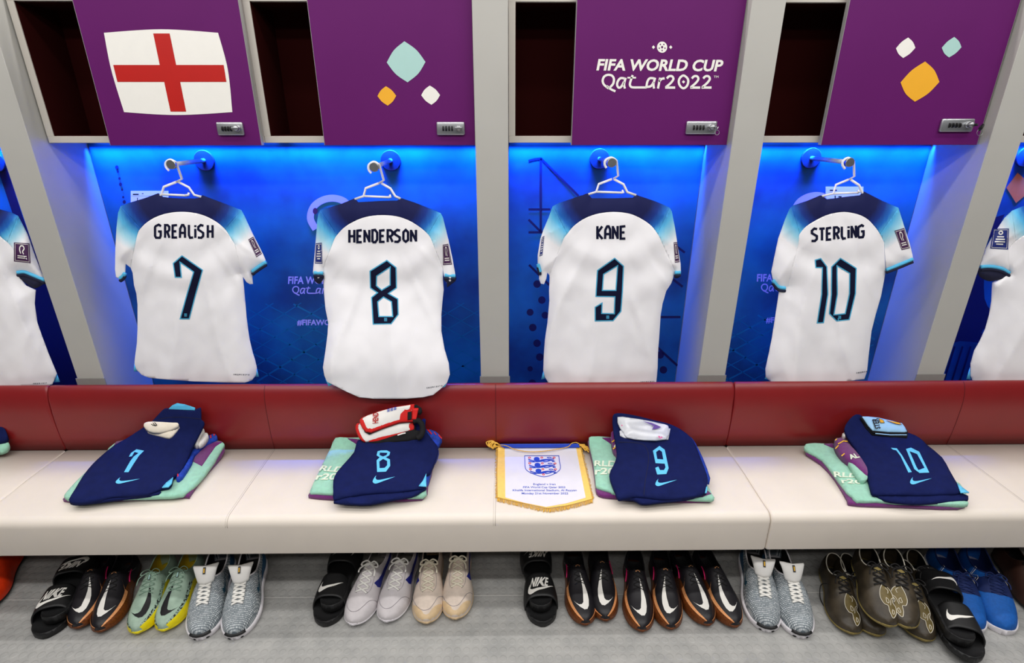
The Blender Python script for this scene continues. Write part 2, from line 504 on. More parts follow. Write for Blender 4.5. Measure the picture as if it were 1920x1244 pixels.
# lettering and emblem pieces that show beside the shirts
def logo_text(t, u0, v0, sc, dark=False, words=('FIFA WORLD CUP', '#FIFAWORLDCUP')):
    bm = bmesh.new()
    w = 128 * sc
    text(words[0], [(u0, v0), (u0 + w, v0), (u0 + w, v0 + 14.5 * sc), (u0, v0 + 14.5 * sc)], onwall, bm, bold=.025, shear=.06)
    part('lettering', bm, 'lav_print', t, False); bm = bmesh.new()
    qatar((u0 + 8 * sc, v0 + 19 * sc), .112 * sc * 1.24, onwall, bm)
    part('lettering', bm, 'lav_print', t, False); bm = bmesh.new()
    text(words[1], [(u0 + 17 * sc, v0 + 81 * sc), (u0 + 17 * sc + 118 * sc, v0 + 81 * sc), (u0 + 17 * sc + 118 * sc, v0 + 93 * sc), (u0 + 17 * sc, v0 + 93 * sc)], onwall, bm, bold=.03)
    part('lettering', bm, 'lav_print', t, False)
def qatar(o, k, fn, bm, w=15):
    """flowing place-name lettering with the year, drawn as pen strokes on a 800 x 130 grid"""
    ox, oy = o
    T = lambda P: [(ox + (x - 762) * k, oy + (y - 540) * k) for x, y in P]
    def st(P, smooth=True, closed=False, ww=None):
        stroke(T(crv(P, 5, closed) if smooth else P), (ww or w) * k, fn, bm, closed)
    st([(812, 640), (778, 612), (768, 582), (780, 553), (808, 541), (836, 548), (849, 572), (843, 606), (822, 630)])
    st([(798, 622), (826, 644), (860, 660)], ww=16)
    st([(928, 568), (898, 565), (878, 586), (872, 614), (884, 634), (904, 624), (922, 590)])
    st([(934, 562), (922, 608), (928, 640)])
    st([(984, 543), (966, 596), (966, 620), (982, 631), (1030, 632), (1084, 632)])
    st([(946, 562), (1008, 562)], False, ww=12)
    st([(1140, 567), (1108, 566), (1090, 590), (1082, 636)])
    st([(1146, 562), (1134, 606), (1138, 640)]); st([(1090, 628), (1116, 622), (1136, 592)])
    st([(1182, 562), (1166, 640)], False); st([(1172, 596), (1190, 572), (1214, 566)])
    for dx in (0, 180, 262):
        st([(1230 + dx, 568), (1246 + dx, 552), (1268 + dx, 552), (1277 + dx, 572), (1258 + dx, 600), (1222 + dx, 631)])
        st([(1218 + dx, 633), (1290 + dx, 633)], False, ww=17)
    st([(1350, 546), (1378, 566), (1384, 592), (1374, 622), (1350, 638), (1326, 622), (1316, 592), (1324, 564)], True, True)
    sheet([T([(1350, 580), (1362, 592), (1350, 604), (1338, 592)])], fn, bm=bm)
logo_text(BAN[1], 540, 518.5, 1.0)
logo_text(BAN[3], 1419, 514, 1.0)
def loop_emblem(t, c, sc, m='lav_print'):
    P = [(0, 0), (-10, -20), (-4, -42), (14, -55), (36, -58), (56, -50), (66, -30), (60, -8), (48, 10)]
    part('loop_emblem', stroke([(c[0] + x * sc, c[1] + y * sc) for x, y in crv(P, 6)], 13 * sc, onwall), m, t, False)
    q = (c[0] - 1 * sc, c[1] - 34 * sc)
    bm = sheet([[(q[0] + 4.5 * math.cos(a) * sc, q[1] + 6 * math.sin(a) * sc) for a in np.linspace(0, 6.28, 17)[:-1]]], lambda a, b: atY(a, b, YP - .0018))
    part('emblem_dot', bm, 'patch_purple', t, False)
loop_emblem(BAN[1], (592, 430), 1.0); loop_emblem(BAN[3], (1500, 425), 1.0)
bm = bmesh.new()      # dark line drawing and dots behind the number 9 shirt
for P in ([(991, 302), (1002, 299), (1015, 297.5)], [(1014, 297), (1014, 437)], [(1014, 297), (1085, 368)], [(991, 393), (1032, 393)],
          [(991, 412), (1013, 434)], [(991, 436), (1018, 436)], [(992, 497), (1030, 535)], [(1238, 595), (1276, 595)], [(1233, 652), (1270, 686)],
          [(1268, 462), (1284, 474)], [(1262, 524), (1280, 538)]):
    part('line_print', stroke(P, 4.2, onwall), 'poster_navy', BAN[2], False)
for x, y, r in [(1007, 533, 7), (1016, 563, 7), (994, 586, 6.5), (1022, 591.5, 6.5), (999, 614.5, 7), (1007, 644, 7), (1012, 670, 7), (994, 692, 5),
                (998, 719, 7), (1238, 666, 7), (1244, 694, 7)]:
    part('dot_print', sheet([[(x + r * math.cos(a), y + r * math.sin(a)) for a in np.linspace(0, 6.28, 19)[:-1]]], onwall), 'poster_navy', BAN[2], False)
part('diamond_print', sheet([[(1887, 352), (1908, 324), (1940, 352), (1905, 381)]], onwall), 'poster_orange', BAN[4], False)
bm = bmesh.new()
sheet([crv([(1760, 590), (1800, 500), (1842, 470), (1846, 560), (1868, 600), (1840, 625), (1890, 650), (1800, 640), (1760, 655)], 4, True)], onwall, bm=bm)
for k in range(7): stroke([(1790 + k * 15, 650), (1765 + k * 15, 730)], 3.5, onwall, bm)
sheet([[(1852, 412), (1884, 402), (1865, 440), (1846, 455)]], onwall, bm=bm)
part('dark_shape_print', bm, 'poster_navy', BAN[4], False)
bm = bmesh.new()
sheet([[(14, 316), (40, 400), (150, 720), (150, 735), (95, 735), (60, 600), (30, 420), (0, 330), (0, 300)]], onwall, bm=bm)
part('dark_band_print', bm, 'poster_navy', BAN[0], False)
bm = bmesh.new()
for x, y, r in [(219, 314, 3.2), (221, 322, 2), (224, 335, 2.4), (226, 346, 3), (229, 356, 2), (231, 370, 2), (233, 379, 3)]:
    sheet([[(x + r * math.cos(a), y + r * 1.2 * math.sin(a)) for a in np.linspace(0, 6.28, 11)[:-1]]], onwall, bm=bm)
part('dot_print', bm, 'poster_navy', BAN[1], False)

# white name cards pinned on the banners
def name_card(u0, v0, u1, v1, lab, bars):
    p = atY(u0, v1, YP)
    t = thing('name_card', lab, 'card', p, 'name cards on the banners')
    f = lambda a, b: atY(a, b, YP - .004)
    part('card', solid([rect(u0, v0, u1, v1)], lambda a, b, d: atY(a, b, YP - .005), lambda a, b, d: atY(a, b, YP - .0022), None), 'paper', t, False)
    bm = bmesh.new()
    for b in bars: sheet([rect(*b)], lambda a, c: atY(a, c, YP - .0056), bm=bm)
    part('print', bm, 'ink', t, False)
name_card(245, 358, 316, 392, 'white name card on the banner half hidden by the number 7 shirt',
          [(249, 363.5, 260, 366), (266, 362.5, 269, 364), (257, 371, 258.5, 377), (246, 367.6, 300, 368)])
name_card(1548, 350, 1619, 384, 'white name card on the banner behind the hanger of the number 10 shirt',
          [(1556, 356, 1569, 358.5), (1565, 367, 1567, 373), (1572, 368, 1578, 370.5)])

# ------------------------------------------------------------------ lockers
LEDS = []
def locker(xl, xr, dx0, dx1, lab, deco, led=(0, 1)):
    z0, z1 = ZB, 2.199; th = .024
    t = thing('locker', lab, 'locker', ((xl + xr) / 2, YW - .1, z0), 'lockers above the shirt bays')
    bm = bmesh.new()
    box(bm, xl, xr, YFR, YW - .008, z0, z0 + th, .0015, 1); box(bm, xl, xr, YFR, YW - .008, z1 - th, z1)
    box(bm, xl, xl + th, YFR + .0005, YW - .008, z0 + th, z1 - th); box(bm, xr - th, xr, YFR + .0005, YW - .008, z0 + th, z1 - th)
    part('carcass', bm, 'carcass', t, False)
    bm = bmesh.new(); e = .0015
    box(bm, xl + th, xr - th, YFR + .02, YW - .009, z0 + th, z0 + th + e); box(bm, xl + th, xr - th, YFR + .02, YW - .009, z1 - th - e, z1 - th)
    box(bm, xl + th, xl + th + e, YFR + .004, YW - .009, z0 + th, z1 - th); box(bm, xr - th - e, xr - th, YFR + .004, YW - .009, z0 + th, z1 - th)
    box(bm, xl + th, xr - th, YW - .012, YW - .009, z0 + th, z1 - th)
    part('lining', bm, 'lining', t, False)
    zd = 1.8 - .0436 * YDOOR
    d = part('door', nbox(dx0, dx1, YDOOR, YDOOR + .02, zd, z1 + .01, .0008, 1), 'purple', t, False)
    part('edge_band', nbox(dx0 - .0016, dx0 + .0002, YDOOR + .0012, YDOOR + .0205, zd, z1), 'door_edge', d, False)
    part('edge_band', nbox(dx1 - .0002, dx1 + .0016, YDOOR + .0012, YDOOR + .0205, zd, z1), 'door_edge', d, False)
    part('led_strip', nbox(xl + .03, xr - .03, YW - .026, YW - .014, z0 - .006, z0 - .0004), 'led', t, False)
    area('led_strip_light', ((xl + xr) / 2, YW - .022, z0 - .008), (7, 0, 0), xr - xl - .004, .012, 12.5, (.004, .10, 1.0), 60)
    if deco: deco(d)
    return t
m_, nt_, b_ = new_mat('blue_led'); b_.inputs['Base Color'].default_value = (.1, .2, 1, 1)
b_.inputs['Emission Color'].default_value = (.03, .22, 1, 1); b_.inputs['Emission Strength'].default_value = 6; M['led'] = m_
YE = YDOOR - .0009
ondoor = lambda u, v: atY(u, v, YE)
def lock(d, u, v, du, key=0):
    """four-dial combination lock, left/top pixel of its plate and its width"""
    a = atY(u, v, YDOOR); b = atY(u + du, v + 25, YDOOR)
    x0, x1, z1, z0 = a.x, b.x, a.z, b.z
    part('lock_plate', nbox(x0, x1, YDOOR - .012, YDOOR - .0004, z0, z1, .005, 3), 'zinc', d)
    w = x1 - x0
    for k in range(4):
        cx = x0 + w * (.24 + .105 * k); zc = (z0 + z1) / 2
        bm = bmesh.new(); cyl(bm, (cx - .0026, YDOOR - .0105, zc), (cx + .0026, YDOOR - .0105, zc), .0088, n=20)
        for q in range(3):
            box(bm, cx - .0014, cx + .0014, YDOOR - .0199, YDOOR - .0191, zc - .006 + q * .005, zc - .0045 + q * .005)
        o = part('dial', bm, 'black_plastic', d, False)
    cx, zc = x0 + w * .80, (z0 + z1) / 2 + .002
    bm = bmesh.new(); cyl(bm, (cx, YDOOR - .011, zc), (cx, YDOOR - .02, zc), .0125, .0115); cyl(bm, (cx, YDOOR - .0199, zc), (cx, YDOOR - .034, zc), .010, .009)
    box(bm, cx - .013, cx + .013, YDOOR - .036, YDOOR - .024, zc - .0035, zc + .0035, .001)
    part('lock_knob', bm, 'steel', d)
    if key:
        bm = bmesh.new(); box(bm, cx + .004, cx + .0065, YDOOR - .05, YDOOR - .035, zc - .004, zc + .004)
        kb = (cx + (.016 if key == 2 else .008), YDOOR - .055, zc - (.008 if key == 2 else .004))
        cyl(bm, (kb[0] - .0015, kb[1], kb[2]), (kb[0] + .0015, kb[1] - .001, kb[2] - .001), .0125 if key == 2 else .008, n=20)
        part('key', bm, 'black_plastic' if key == 2 else 'steel', d)
        bm = bmesh.new(); r = .0105 if key == 2 else .008
        c = Vector((kb[0] + .001, kb[1], kb[2] - r * 1.7))
        tube(bm, [c + Vector((r * math.cos(q), .002 * math.sin(q), r * math.sin(q))) for q in np.linspace(0, 6.283, 25)[:-1]], .0007, 6, True)
        part('key_ring', bm, 'steel', d)
def deco_flag(d):
    P = px(0, 0, 3.84, [(748, 236), (1160, 211), (1570, 236), (1640, 500), (1673, 808), (1270, 829), (893, 808), (800, 500)])
    seg = lambda a, m, b: crv([P[a], P[m], P[b]], 8)
    loop = seg(0, 1, 2)[:-1] + seg(2, 3, 4)[:-1] + seg(4, 5, 6)[:-1] + seg(6, 7, 0)[:-1]
    fl = part('flag_emblem', sheet([loop], ondoor), 'white_print', d, False)
    C = px(0, 0, 3.84, [(1103, 241), (1221, 241), (1268, 468), (1610, 468), (1630, 590), (1297, 590), (1340, 804), (1228, 804), (1182, 590), (845, 590), (815, 468), (1150, 468)])
    part('cross', sheet([C], lambda u, v: atY(u, v, YE - .0006)), 'red_print', d, False)
    lock(d, 406.5, 229, 54)
def rhomb(P, bow=.08):
    """diamond with bowed sides"""
    out = []; n = 4; c = Vector((sum(p[0] for p in P) / 4, sum(p[1] for p in P) / 4))
    for i in range(4):
        a, b = Vector(P[i]), Vector(P[(i + 1) % 4]); m = (a + b) / 2; m = m + (m - c) * bow * 2
        out += crv([a, m, b], 7)[:-1]
    return out
def deco_three(rh):
    def f(d):
        for P, m, o in rh[0]:
            part('diamond_emblem', sheet([rhomb(px(o, 0, 3.84, P))], ondoor), m, d, False)
        lock(d, *rh[1])
    return f
deco_2 = deco_three(([([(1145, 297), (1297, 446), (1168, 593), (1018, 450)], 'mint_print', 460),
                      ([(1012, 621), (1086, 690), (1025, 761), (951, 692)], 'amber_print', 460),
                      ([(1328, 616), (1402, 685), (1340, 755), (1266, 686)], 'white_print', 460)], (818.5, 228.5, 53.5)))
deco_4 = deco_three(([([(1086, 270), (1138, 344), (1050, 418), (998, 348)], 'white_print', 1420),
                      ([(1418, 266), (1470, 340), (1380, 414), (1328, 344)], 'mint_print', 1420),
                      ([(1208, 443), (1311, 590), (1134, 733), (1031, 594)], 'amber_print', 1420)], (1764, 222.5, 54, 2)))
def deco_words(d):
    bm = bmesh.new(); q = lambda *P: px(930, 0, 3.84, P)
    text('FIFA WORLD CUP', q((728, 424), (1640, 430), (1630, 516), (722, 509)), ondoor, bm, bold=.032, shear=.12)
    part('lettering', bm, 'white_print', d, False); bm = bmesh.new()
    o = px(930, 0, 3.84, [(762, 538)])[0]
    qatar(o, 1 / 3.84, ondoor, bm, 16)
    part('lettering', bm, 'white_print', d, False); bm = bmesh.new()
    text('TM', q((1568, 545), (1602, 545), (1602, 562), (1568, 562)), ondoor, bm)
    part('lettering', bm, 'white_print', d, False)
    c = (930 + 1196 / 3.84, 340 / 3.84); bm = bmesh.new()
    el = lambda cx, cy, rx, ry, n=24, ph=0: [(cx + rx * math.cos(a + ph), cy + ry * math.sin(a + ph)) for a in np.linspace(0, 2 * math.pi, n + 1)[:-1]]
    holes = [el(c[0], c[1], 2.4, 2.7, 5, -math.pi / 2)]
    for k in range(5):
        a = -math.pi / 2 + k * 2 * math.pi / 5 + math.pi / 5
        holes.append(el(c[0] + 5.6 * math.cos(a), c[1] + 6.2 * math.sin(a), 1.3, 1.6, 8))
    sheet([el(c[0], c[1], 9.6, 10.6)] + holes, ondoor, bm=bm)
    for s in (-1, 1): sheet([el(c[0] + s * 16.2, c[1], 3, 3.6, 4)], ondoor, bm=bm)
    part('ball_emblem', bm, 'white_print', d, False)
    lock(d, 1286.5, 227, 54, 1)
xd = lambda u, v=272: atY(u, v, YDOOR).x
xf = lambda u, v=268: atY(u, v, YFR).x
L1l = max(xf(92), DIV[0][1] + .001); mid = -.902
locker(L1l, mid, xd(207), xd(490), 'locker with a white flag with red cross on its purple door', deco_flag)
locker(mid + .001, DIV[1][0] - .002, xd(609), min(xd(895), DIV[1][0]) - .003, 'locker with large pale teal diamond over two small ones on its purple door', deco_2)
locker(DIV[1][1] + .002, DIV[2][0] - .002, xd(1072, 268), xd(1363, 268), 'locker with tournament lettering and a small ball on its purple door', deco_words)
locker(DIV[2][1] + .002, DIV[3][0] - .002, xd(1541, 267), min(xd(1833, 267), DIV[3][0] - .004), 'locker with large amber diamond under two small ones on its purple door', deco_4)
locker(DIV[0][0] - .82, DIV[0][0] - .002, DIV[0][0] - .56, DIV[0][0] - .01, 'plain purple locker beyond the left edge divider post', None)
locker(DIV[3][1] + .002, DIV[3][1] + .82, DIV[3][1] + .25, DIV[3][1] + .8, 'plain purple locker beyond the right edge divider post', None)

# ------------------------------------------------------------------ upholstered benches
def seat_profile():
    r = .028; z0, z1, y0, y1 = .293, .454, 1.552, 2.0
    P = [(y1, z1), (1.80, z1 + .0015), (1.64, z1)]
    for a in np.linspace(0, 90, 8):
        P.append((y0 + .034 - .034 * math.sin(math.radians(a)), z1 - .034 + .034 * math.cos(math.radians(a))))
    for a in np.linspace(0, 90, 4):
        P.append((y0 + .008 - .008 * math.cos(math.radians(a)), z0 + .008 - .008 * math.sin(math.radians(a))))
    P += [(y1, z0)]
    return P
def back_profile():
    P = [(2.0, .456), (1.994, .52), (1.992, .58)]
    for a in np.linspace(0, 90, 10):
        c = math.radians(a); P.append((2.030 - .038 * math.cos(c), .640 + .117 * math.sin(c)))
    P += [(2.042, .752), (2.049, .740), (2.05, .70), (2.05, .456)]
    return P
def extrude_x(P, x0, x1, rnd=.012, steps=5):
    """profile swept along x with softly tucked ends"""
    cy = sum(p[0] for p in P) / len(P); cz = sum(p[1] for p in P) / len(P)
    bm = bmesh.new(); rings = []
    xs = [(x0 + rnd * (1 - math.cos(a)), 1 - math.sin(a)) for a in np.linspace(0, math.pi / 2, steps)]
    xs += [(x0 + (x1 - x0) * k / 8, 0) for k in range(1, 8)]
    xs += [(x1 - rnd * (1 - math.cos(a)), 1 - math.sin(a)) for a in np.linspace(math.pi / 2, 0, steps)]
    for x, k in xs:
        q = k * rnd * .7
        ring = []
        for y, z in P:
            d = Vector((cy - y, cz - z)); l = d.length
            d = d / l * min(q, l * .5)
            ring.append(bm.verts.new((x, y + d.x, z + d.y)))
        rings.append(ring)
    n = len(P)
    for A, B in zip(rings[:-1], rings[1:]):
        for i in range(n): bm.faces.new((A[i], A[(i + 1) % n], B[(i + 1) % n], B[i]))
    bm.faces.new(rings[0][::-1]); bm.faces.new(rings[-1])
    return bm
def bench(x0, x1, seams, lab):
    t = thing('bench', lab, 'bench', ((x0 + x1) / 2, 1.8, 0), 'cream and maroon bench sections')
    part('seat', extrude_x(seat_profile(), x0, x1), 'cream_vinyl', t)
    part('backrest', extrude_x(back_profile(), x0, x1), 'maroon_vinyl', t)
    part('support_panel', nbox(x0 + .002, x1 - .002, 1.93, 1.955, 0, .2928), 'charcoal', t, False)
    part('back_board', nbox(x0 + .002, x1 - .002, 2.0503, 2.0555, 0, .70), 'plinth', t, False)
    SP = seat_profile()[:11]; BP = back_profile()[:12]
    for s in seams:
        bm = bmesh.new()
        for o in (-.0035, .0035):
            tube(bm, [(s + o, y + (-.0001 if z < .45 else 0), z + .0001) for y, z in SP], .0005 if o < 0 else .0009, 6)
        part('seat_seam', bm, 'cream_seam', t)
        bm = bmesh.new(); tube(bm, [(s, y - .0002, z) for y, z in BP], .0011, 6)
        part('back_seam', bm, 'maroon_seam', t)
bench(-3.9, -1.9235, [-2.9], 'cream bench section with maroon back, left of the seam by the number 7 shirt')
bench(-1.921, .966, [-1.018, -.047], 'middle cream bench section with maroon back under the number 7, 8 and 9 shirts')
bench(.9685, 3.9, [1.95, 2.9], 'cream bench section with maroon back under the number 10 shirt')

# ------------------------------------------------------------------ hooks, hangers, shirts
YT = 2.075
def coat_hook(bu, bv, tu, tv, lab, r=.0415):
    b = atY(bu, bv, YP - .001); p = atY(tu, tv, YT - .012)
    t = thing('coat_hook', lab, 'hook', b, 'steel coat hooks')
    bm = bmesh.new(); cyl(bm, b + Vector((0, 0, 0)), b + Vector((0, -.008, 0)), r, n=40, bev=.002); part('wall_plate', bm, 'plate', t, False)
    y1 = p.y + .012; bm = bmesh.new(); cyl(bm, b + Vector((0, -.008, 0)), Vector((p.x, y1, p.z)), .0085, n=20); part('rod', bm, 'rod', t)
    bm = bmesh.new(); cyl(bm, Vector((p.x, y1 + .004, p.z)), Vector((p.x, p.y, p.z)), .0168, n=32, bev=.0012); part('end_cap', bm, 'steel', t, False)
    return p
def hanger(pts, lab):
    """white moulded hanger: hook over the rod, two arms and a trouser bar"""
    hookp, left, bar, nub, right = pts
    Y = YT + .014
    q = lambda P, dy=0: [atY(u, v, Y + dy) for u, v in P]
    hk = crv(hookp[:-2], 5) + hookp[-2:]
    qh = [atY(u, v, Y - .020 * min(1, max(0, (len(hk) - 1 - i) / 3))) for i, (u, v) in enumerate(hk)]
    t = thing('clothes_hanger', lab, 'hanger', q([hookp[-1]])[0], 'white plastic hangers')
    up = (0, 1, 0)
    bm = bmesh.new(); tube(bm, qh, .0046, 10, up=up, flat=.8); part('hook', bm, 'white_plastic', t)
    bm = bmesh.new(); tube(bm, q(left), .0046, 10, up=up, flat=.8); part('arm', bm, 'white_plastic', t)
    bm = bmesh.new(); tube(bm, q(right), .0046, 10, up=up, flat=.8); part('arm', bm, 'white_plastic', t)
    bm = bmesh.new(); tube(bm, q(bar), .0042, 10, up=up, flat=.8); tube(bm, q(nub), lambda s: .005 - .001 * s, 10, up=up); part('trouser_bar', bm, 'white_plastic', t)

h7 = px(0, 260, 3.84, [(1218, 232), (1196, 205), (1195, 172), (1228, 153), (1268, 172), (1310, 290), (1272, 312)])
l7 = px(0, 260, 3.84, [(1272, 312), (1180, 348), (1164, 402), (1130, 432)]); b7 = px(0, 260, 3.84, [(1164, 402), (1340, 410)])
n7 = px(0, 260, 3.84, [(1335, 410), (1358, 405), (1360, 390)]); r7 = px(0, 260, 3.84, [(1284, 312), (1360, 352), (1398, 406), (1450, 420)])
P7 = [h7, l7, b7, n7, r7]
def shift(P, dx, dy): return [[(x + dx, y + dy) for x, y in s] for s in P]
h8 = [px(480, 260, 3.84, s) for s in ([(830, 250), (812, 225), (813, 190), (850, 168), (888, 190), (920, 300), (885, 322)],
     [(885, 322), (790, 358), (775, 415), (712, 437)], [(775, 415), (955, 423)], [(950, 423), (970, 420), (962, 404)], [(903, 322), (968, 360), (1002, 415), (1040, 433)])]
h9 = [px(930, 260, 3.84, s) for s in ([(795, 212), (782, 185), (790, 155), (830, 138), (868, 160), (880, 268), (845, 290)],
     [(835, 292), (740, 328), (722, 384), (665, 402)], [(722, 384), (905, 390)], [(900, 390), (918, 388), (908, 372)], [(848, 292), (918, 330), (945, 386), (1008, 408)])]
h10 = [px(1420, 260, 3.84, s) for s in ([(630, 218), (612, 188), (620, 158), (655, 140), (694, 165), (698, 272), (660, 295)],
     [(655, 296), (566, 333), (546, 396), (465, 415)], [(546, 396), (728, 390)], [(722, 390), (736, 388), (722, 374)], [(672, 296), (732, 336), (756, 392), (775, 400)])]
coat_hook(384, 301, 320, 309, 'steel coat hook holding the hanger of the number 7 shirt')
coat_hook(733, 301, 701, 314, 'steel coat hook holding the hanger of the number 8 shirt')
coat_hook(1124, 298, 1147.5, 305.6, 'steel coat hook holding the hanger of the number 9 shirt')
coat_hook(1520, 296.5, 1594.5, 305, 'steel coat hook holding the hanger of the number 10 shirt')
coat_hook(-8, 303, -80, 312, 'steel coat hook at the left edge of the photo', .0415)
coat_hook(1922, 294, 2034.5, 302, 'steel coat hook at the right edge of the photo', .0415)
hanger(P7, 'white hanger inside the number 7 shirt')
hanger(h8, 'white hanger inside the number 8 shirt')
hanger(h9, 'white hanger inside the number 9 shirt')
hanger(h10, 'white hanger inside the number 10 shirt')
hanger(shift(P7, -400, 3), 'white hanger of the shirt cut off by the left edge')
hanger(shift(h10, 440, -3), 'white hanger of the shirt cut off by the right edge')

# lettering drawn with straight pen strokes, as on the shirts (unit box, y down)
GL = {'G': [[(1, .12), (.62, 0), (.1, .12), (0, .2), (0, .86), (.18, 1), (.8, 1), (.95, .85), (.95, .52), (.5, .52)]],
      'R': [[(.08, 1), (.08, .03), (.6, .03), (.92, .16), (.92, .4), (.6, .54), (.08, .54)], [(.5, .54), (.95, 1)]],
      'E': [[(.95, .02), (.08, .06), (.08, .98), (.95, .98)], [(.08, .5), (.8, .5)]],
      'A': [[(.06, 1), (.10, .3), (.42, .02), (.66, .02), (.92, .25), (.94, 1)], [(.08, .62), (.93, .62)]],
      'L': [[(.12, 0), (.12, .8), (.35, 1), (.95, .97)]],
      'i': [[(.5, .3), (.5, 1)], [(.5, .02), (.5, .16)]],
      'S': [[(.95, .06), (.5, 0), (.1, .16), (.1, .36), (.9, .62), (.9, .86), (.6, 1), (.02, .98)]],
      'H': [[(.08, 0), (.08, 1)], [(.92, 0), (.92, 1)], [(.08, .5), (.92, .5)]],
      'N': [[(.08, 1), (.08, 0)], [(.08, .08), (.92, .92)], [(.92, 0), (.92, 1)]],
      'D': [[(.08, 1), (.08, .03), (.55, 0), (.92, .22), (.92, .8), (.6, 1), (.08, 1)]],
      'O': [[(.1, .85), (.1, .2), (.5, 0), (.9, .2), (.9, .85), (.5, 1), (.1, .85)]],
      'K': [[(.08, 0), (.08, 1)], [(.9, .02), (.1, .52), (.95, 1)]],
      'T': [[(0, .05), (1, .05)], [(.5, .05), (.5, 1)]]}
def dist_factory(sil):
    return lambda u, v: float(edge_dist([(u, v)], sil)[0])
class Shirt:
    def __init__(s, J, label, Yj=None, seed=1.0):
        s.J = J; s.seed = seed
        s.sil = J['neck'] + J['shR'] + J['slRo'] + J['cuffR'] + J['slRi'] + J['bodyR'] + J['hem'] + J['bodyL'] + J['slLi'] + J['cuffL'] + J['slLo'] + J['shL']
        s.silD = J['neck'] + J['shR'] + J['slRo'] + J['cuffR'] + J['slRi'] + J['bodyR'] + [(x, y + 90) for x, y in J['hem']] + J['bodyL'] + J['slLi'] + J['cuffL'] + J['slLo'] + J['shL']
        nk = J['neck']; s.uc = (nk[0][0] + nk[-1][0]) / 2; s.vc = (nk[0][1] + nk[-1][1]) / 2 + 6
        s.half = (J['tipR'][0] - J['tipL'][0]) / 2
        s.Yj = Yj or (lambda v: 2.088)
        c = atY(s.uc, J['hem'][0][1], s.Yj(J['hem'][0][1]))
        s.t = thing('football_shirt', label, 'shirt', (c.x, c.y, c.z), 'white football shirts on hangers')
        s.build()
    def folds(s, u, v):
        du, dv = u - s.uc, v - s.vc; r = math.hypot(du, dv); a = math.atan2(du, dv)
        k = min(1, max(0, (r - 70) / 150)); low = min(1, max(0, (v - 480) / 180))
        f = .0056 * k * math.sin(a * 15 + s.seed * 2 + 1.6 * noise.noise(Vector((u * .008, v * .006, s.seed))))
        w_ = abs(math.sin(a * 9.5 + s.seed * 3 + 1.2 * noise.noise(Vector((u * .006, v * .005, s.seed + 5)))))
        f += .0075 * k * (1 - w_) ** 3
        f += .0042 * math.exp(-((r - 135) / 60) ** 2) * math.sin(r * .085 + s.seed)
        f += .0065 * noise.noise(Vector((u * .016, v * .006, s.seed * 3.1))) * (.5 + low)
        f += .0034 * noise.noise(Vector((u * .05, v * .03, s.seed * 7)))
        return f
    def pt(s, u, v, d, off=0):
        e = 1 - math.exp(-d / 16.0)
        return atY(u, v, s.Yj(v) - .026 * e - s.folds(u, v) * min(1, d / 10) - off)
    def back(s, u, v, d):
        return atY(u, v, s.Yj(v) + .003 + .006 * (1 - math.exp(-d / 16.0)))
    def on(s, off=.0012):
        return lambda u, v: s.pt(u, v, float(edge_dist([(u, v)], s.silD)[0]), off)
    def dye(s, u, v):
        return math.hypot((u - s.uc) / s.half, (v - s.vc - 0) / 84.0)
    def mk(s, name, loop, m, res=5, dye=False, off=0, label=None, parent=None):
        bm = solid([loop], lambda u, v, d: s.pt(u, v, d, off), lambda u, v, d: s.back(u, v, d), res, ref=s.silD, dye=s.dye if dye else None)
        return part(name, bm, m, parent or s.t, label=label)
    def build(s):
        J = s.J; A = J['arch']
        aL, aR = A[0], A[-1]; kL, kR = A[2], A[-3]
        sideR = [J['slRi'][-1]] if J['slRi'] else [J['bodyR'][0]]
        sideL = [J['slLi'][0]] if J['slLi'] else [J['bodyL'][-1]]
        s.mk('back_panel', crv(A, 4) + sideR + J['bodyR'] + J['hem'] + J['bodyL'] + sideL, 'shirt_white')
        s.mk('yoke', J['neck'] + J['shR'][:-1] + [J['tipR']] + crv(A, 4)[8:-8][::-1] + [J['tipL']] + J['shL'][1:], 'shirt_dye', 4, True, label='yoke dyed navy to cyan')
        q = crv(A, 4)
        sr = s.mk('sleeve', [J['tipR']] + J['slRo'] + J['cuffR'] + J['slRi'] + q[-9:][::-1], 'shirt_dye', 4, True)
        sl = s.mk('sleeve', [J['tipL']] + q[:9][::-1] + J['slLi'] + J['cuffL'] + J['slLo'], 'shirt_dye', 4, True)
        for sl_, c in ((sr, J.get('cuffRp')), (sl, J.get('cuffLp'))):
            if c:
                for (mm, w, o) in (('cyan_cloth', 5.0, 0), ('navy_cloth', 4.6, 5.2)):
                    P = [(x, y + o) for x, y in c]
                    bm = bmesh.new()
                    tube(bm, [s.pt(x, y, 3, .002) for x, y in crv(P, 6)], .0072 if mm == 'cyan_cloth' else .0066, 8)
                    part('cuff_band', bm, mm, sl_)
        for q_, lab in J.get('vents', []):
            if lab:
                bm = solid([crv(q_, 3, True)], lambda u, v, d: s.pt(u, v, 3, .004), lambda u, v, d: s.pt(u, v, 3, .001), None)
                part('cuff_lining', bm, lab, s.t)
                continue
            bm = solid([q_], lambda u, v, d: atY(u, v, s.Yj(v) + .0035), lambda u, v, d: atY(u, v, s.Yj(v) + .0055), None)
            part('side_vent', bm, 'cyan_cloth', s.t)
        # player name
        if J.get('name'):
            bm = bmesh.new(); fn = s.on(.0012)
            word, (xa, ya0, ya1), (xb, yb0, yb1), cells = J['name']
            for ch, c0, c1 in cells:
                for st in GL[ch]:
                    pts = []
                    for x, y in st:
                        gx = c0 + (c1 - c0) * (.06 + .88 * x); k = (gx - xa) / (xb - xa)
                        y0 = ya0 + (yb0 - ya0) * k; y1 = ya1 + (yb1 - ya1) * k
                        pts.append((gx, y0 + (y1 - y0) * (.05 + .9 * y)))
                    stroke(pts, J.get('nw', 4.0) + .3, fn, bm, step=3)
            part('name_print', bm, 'navy_print', s.t, False)
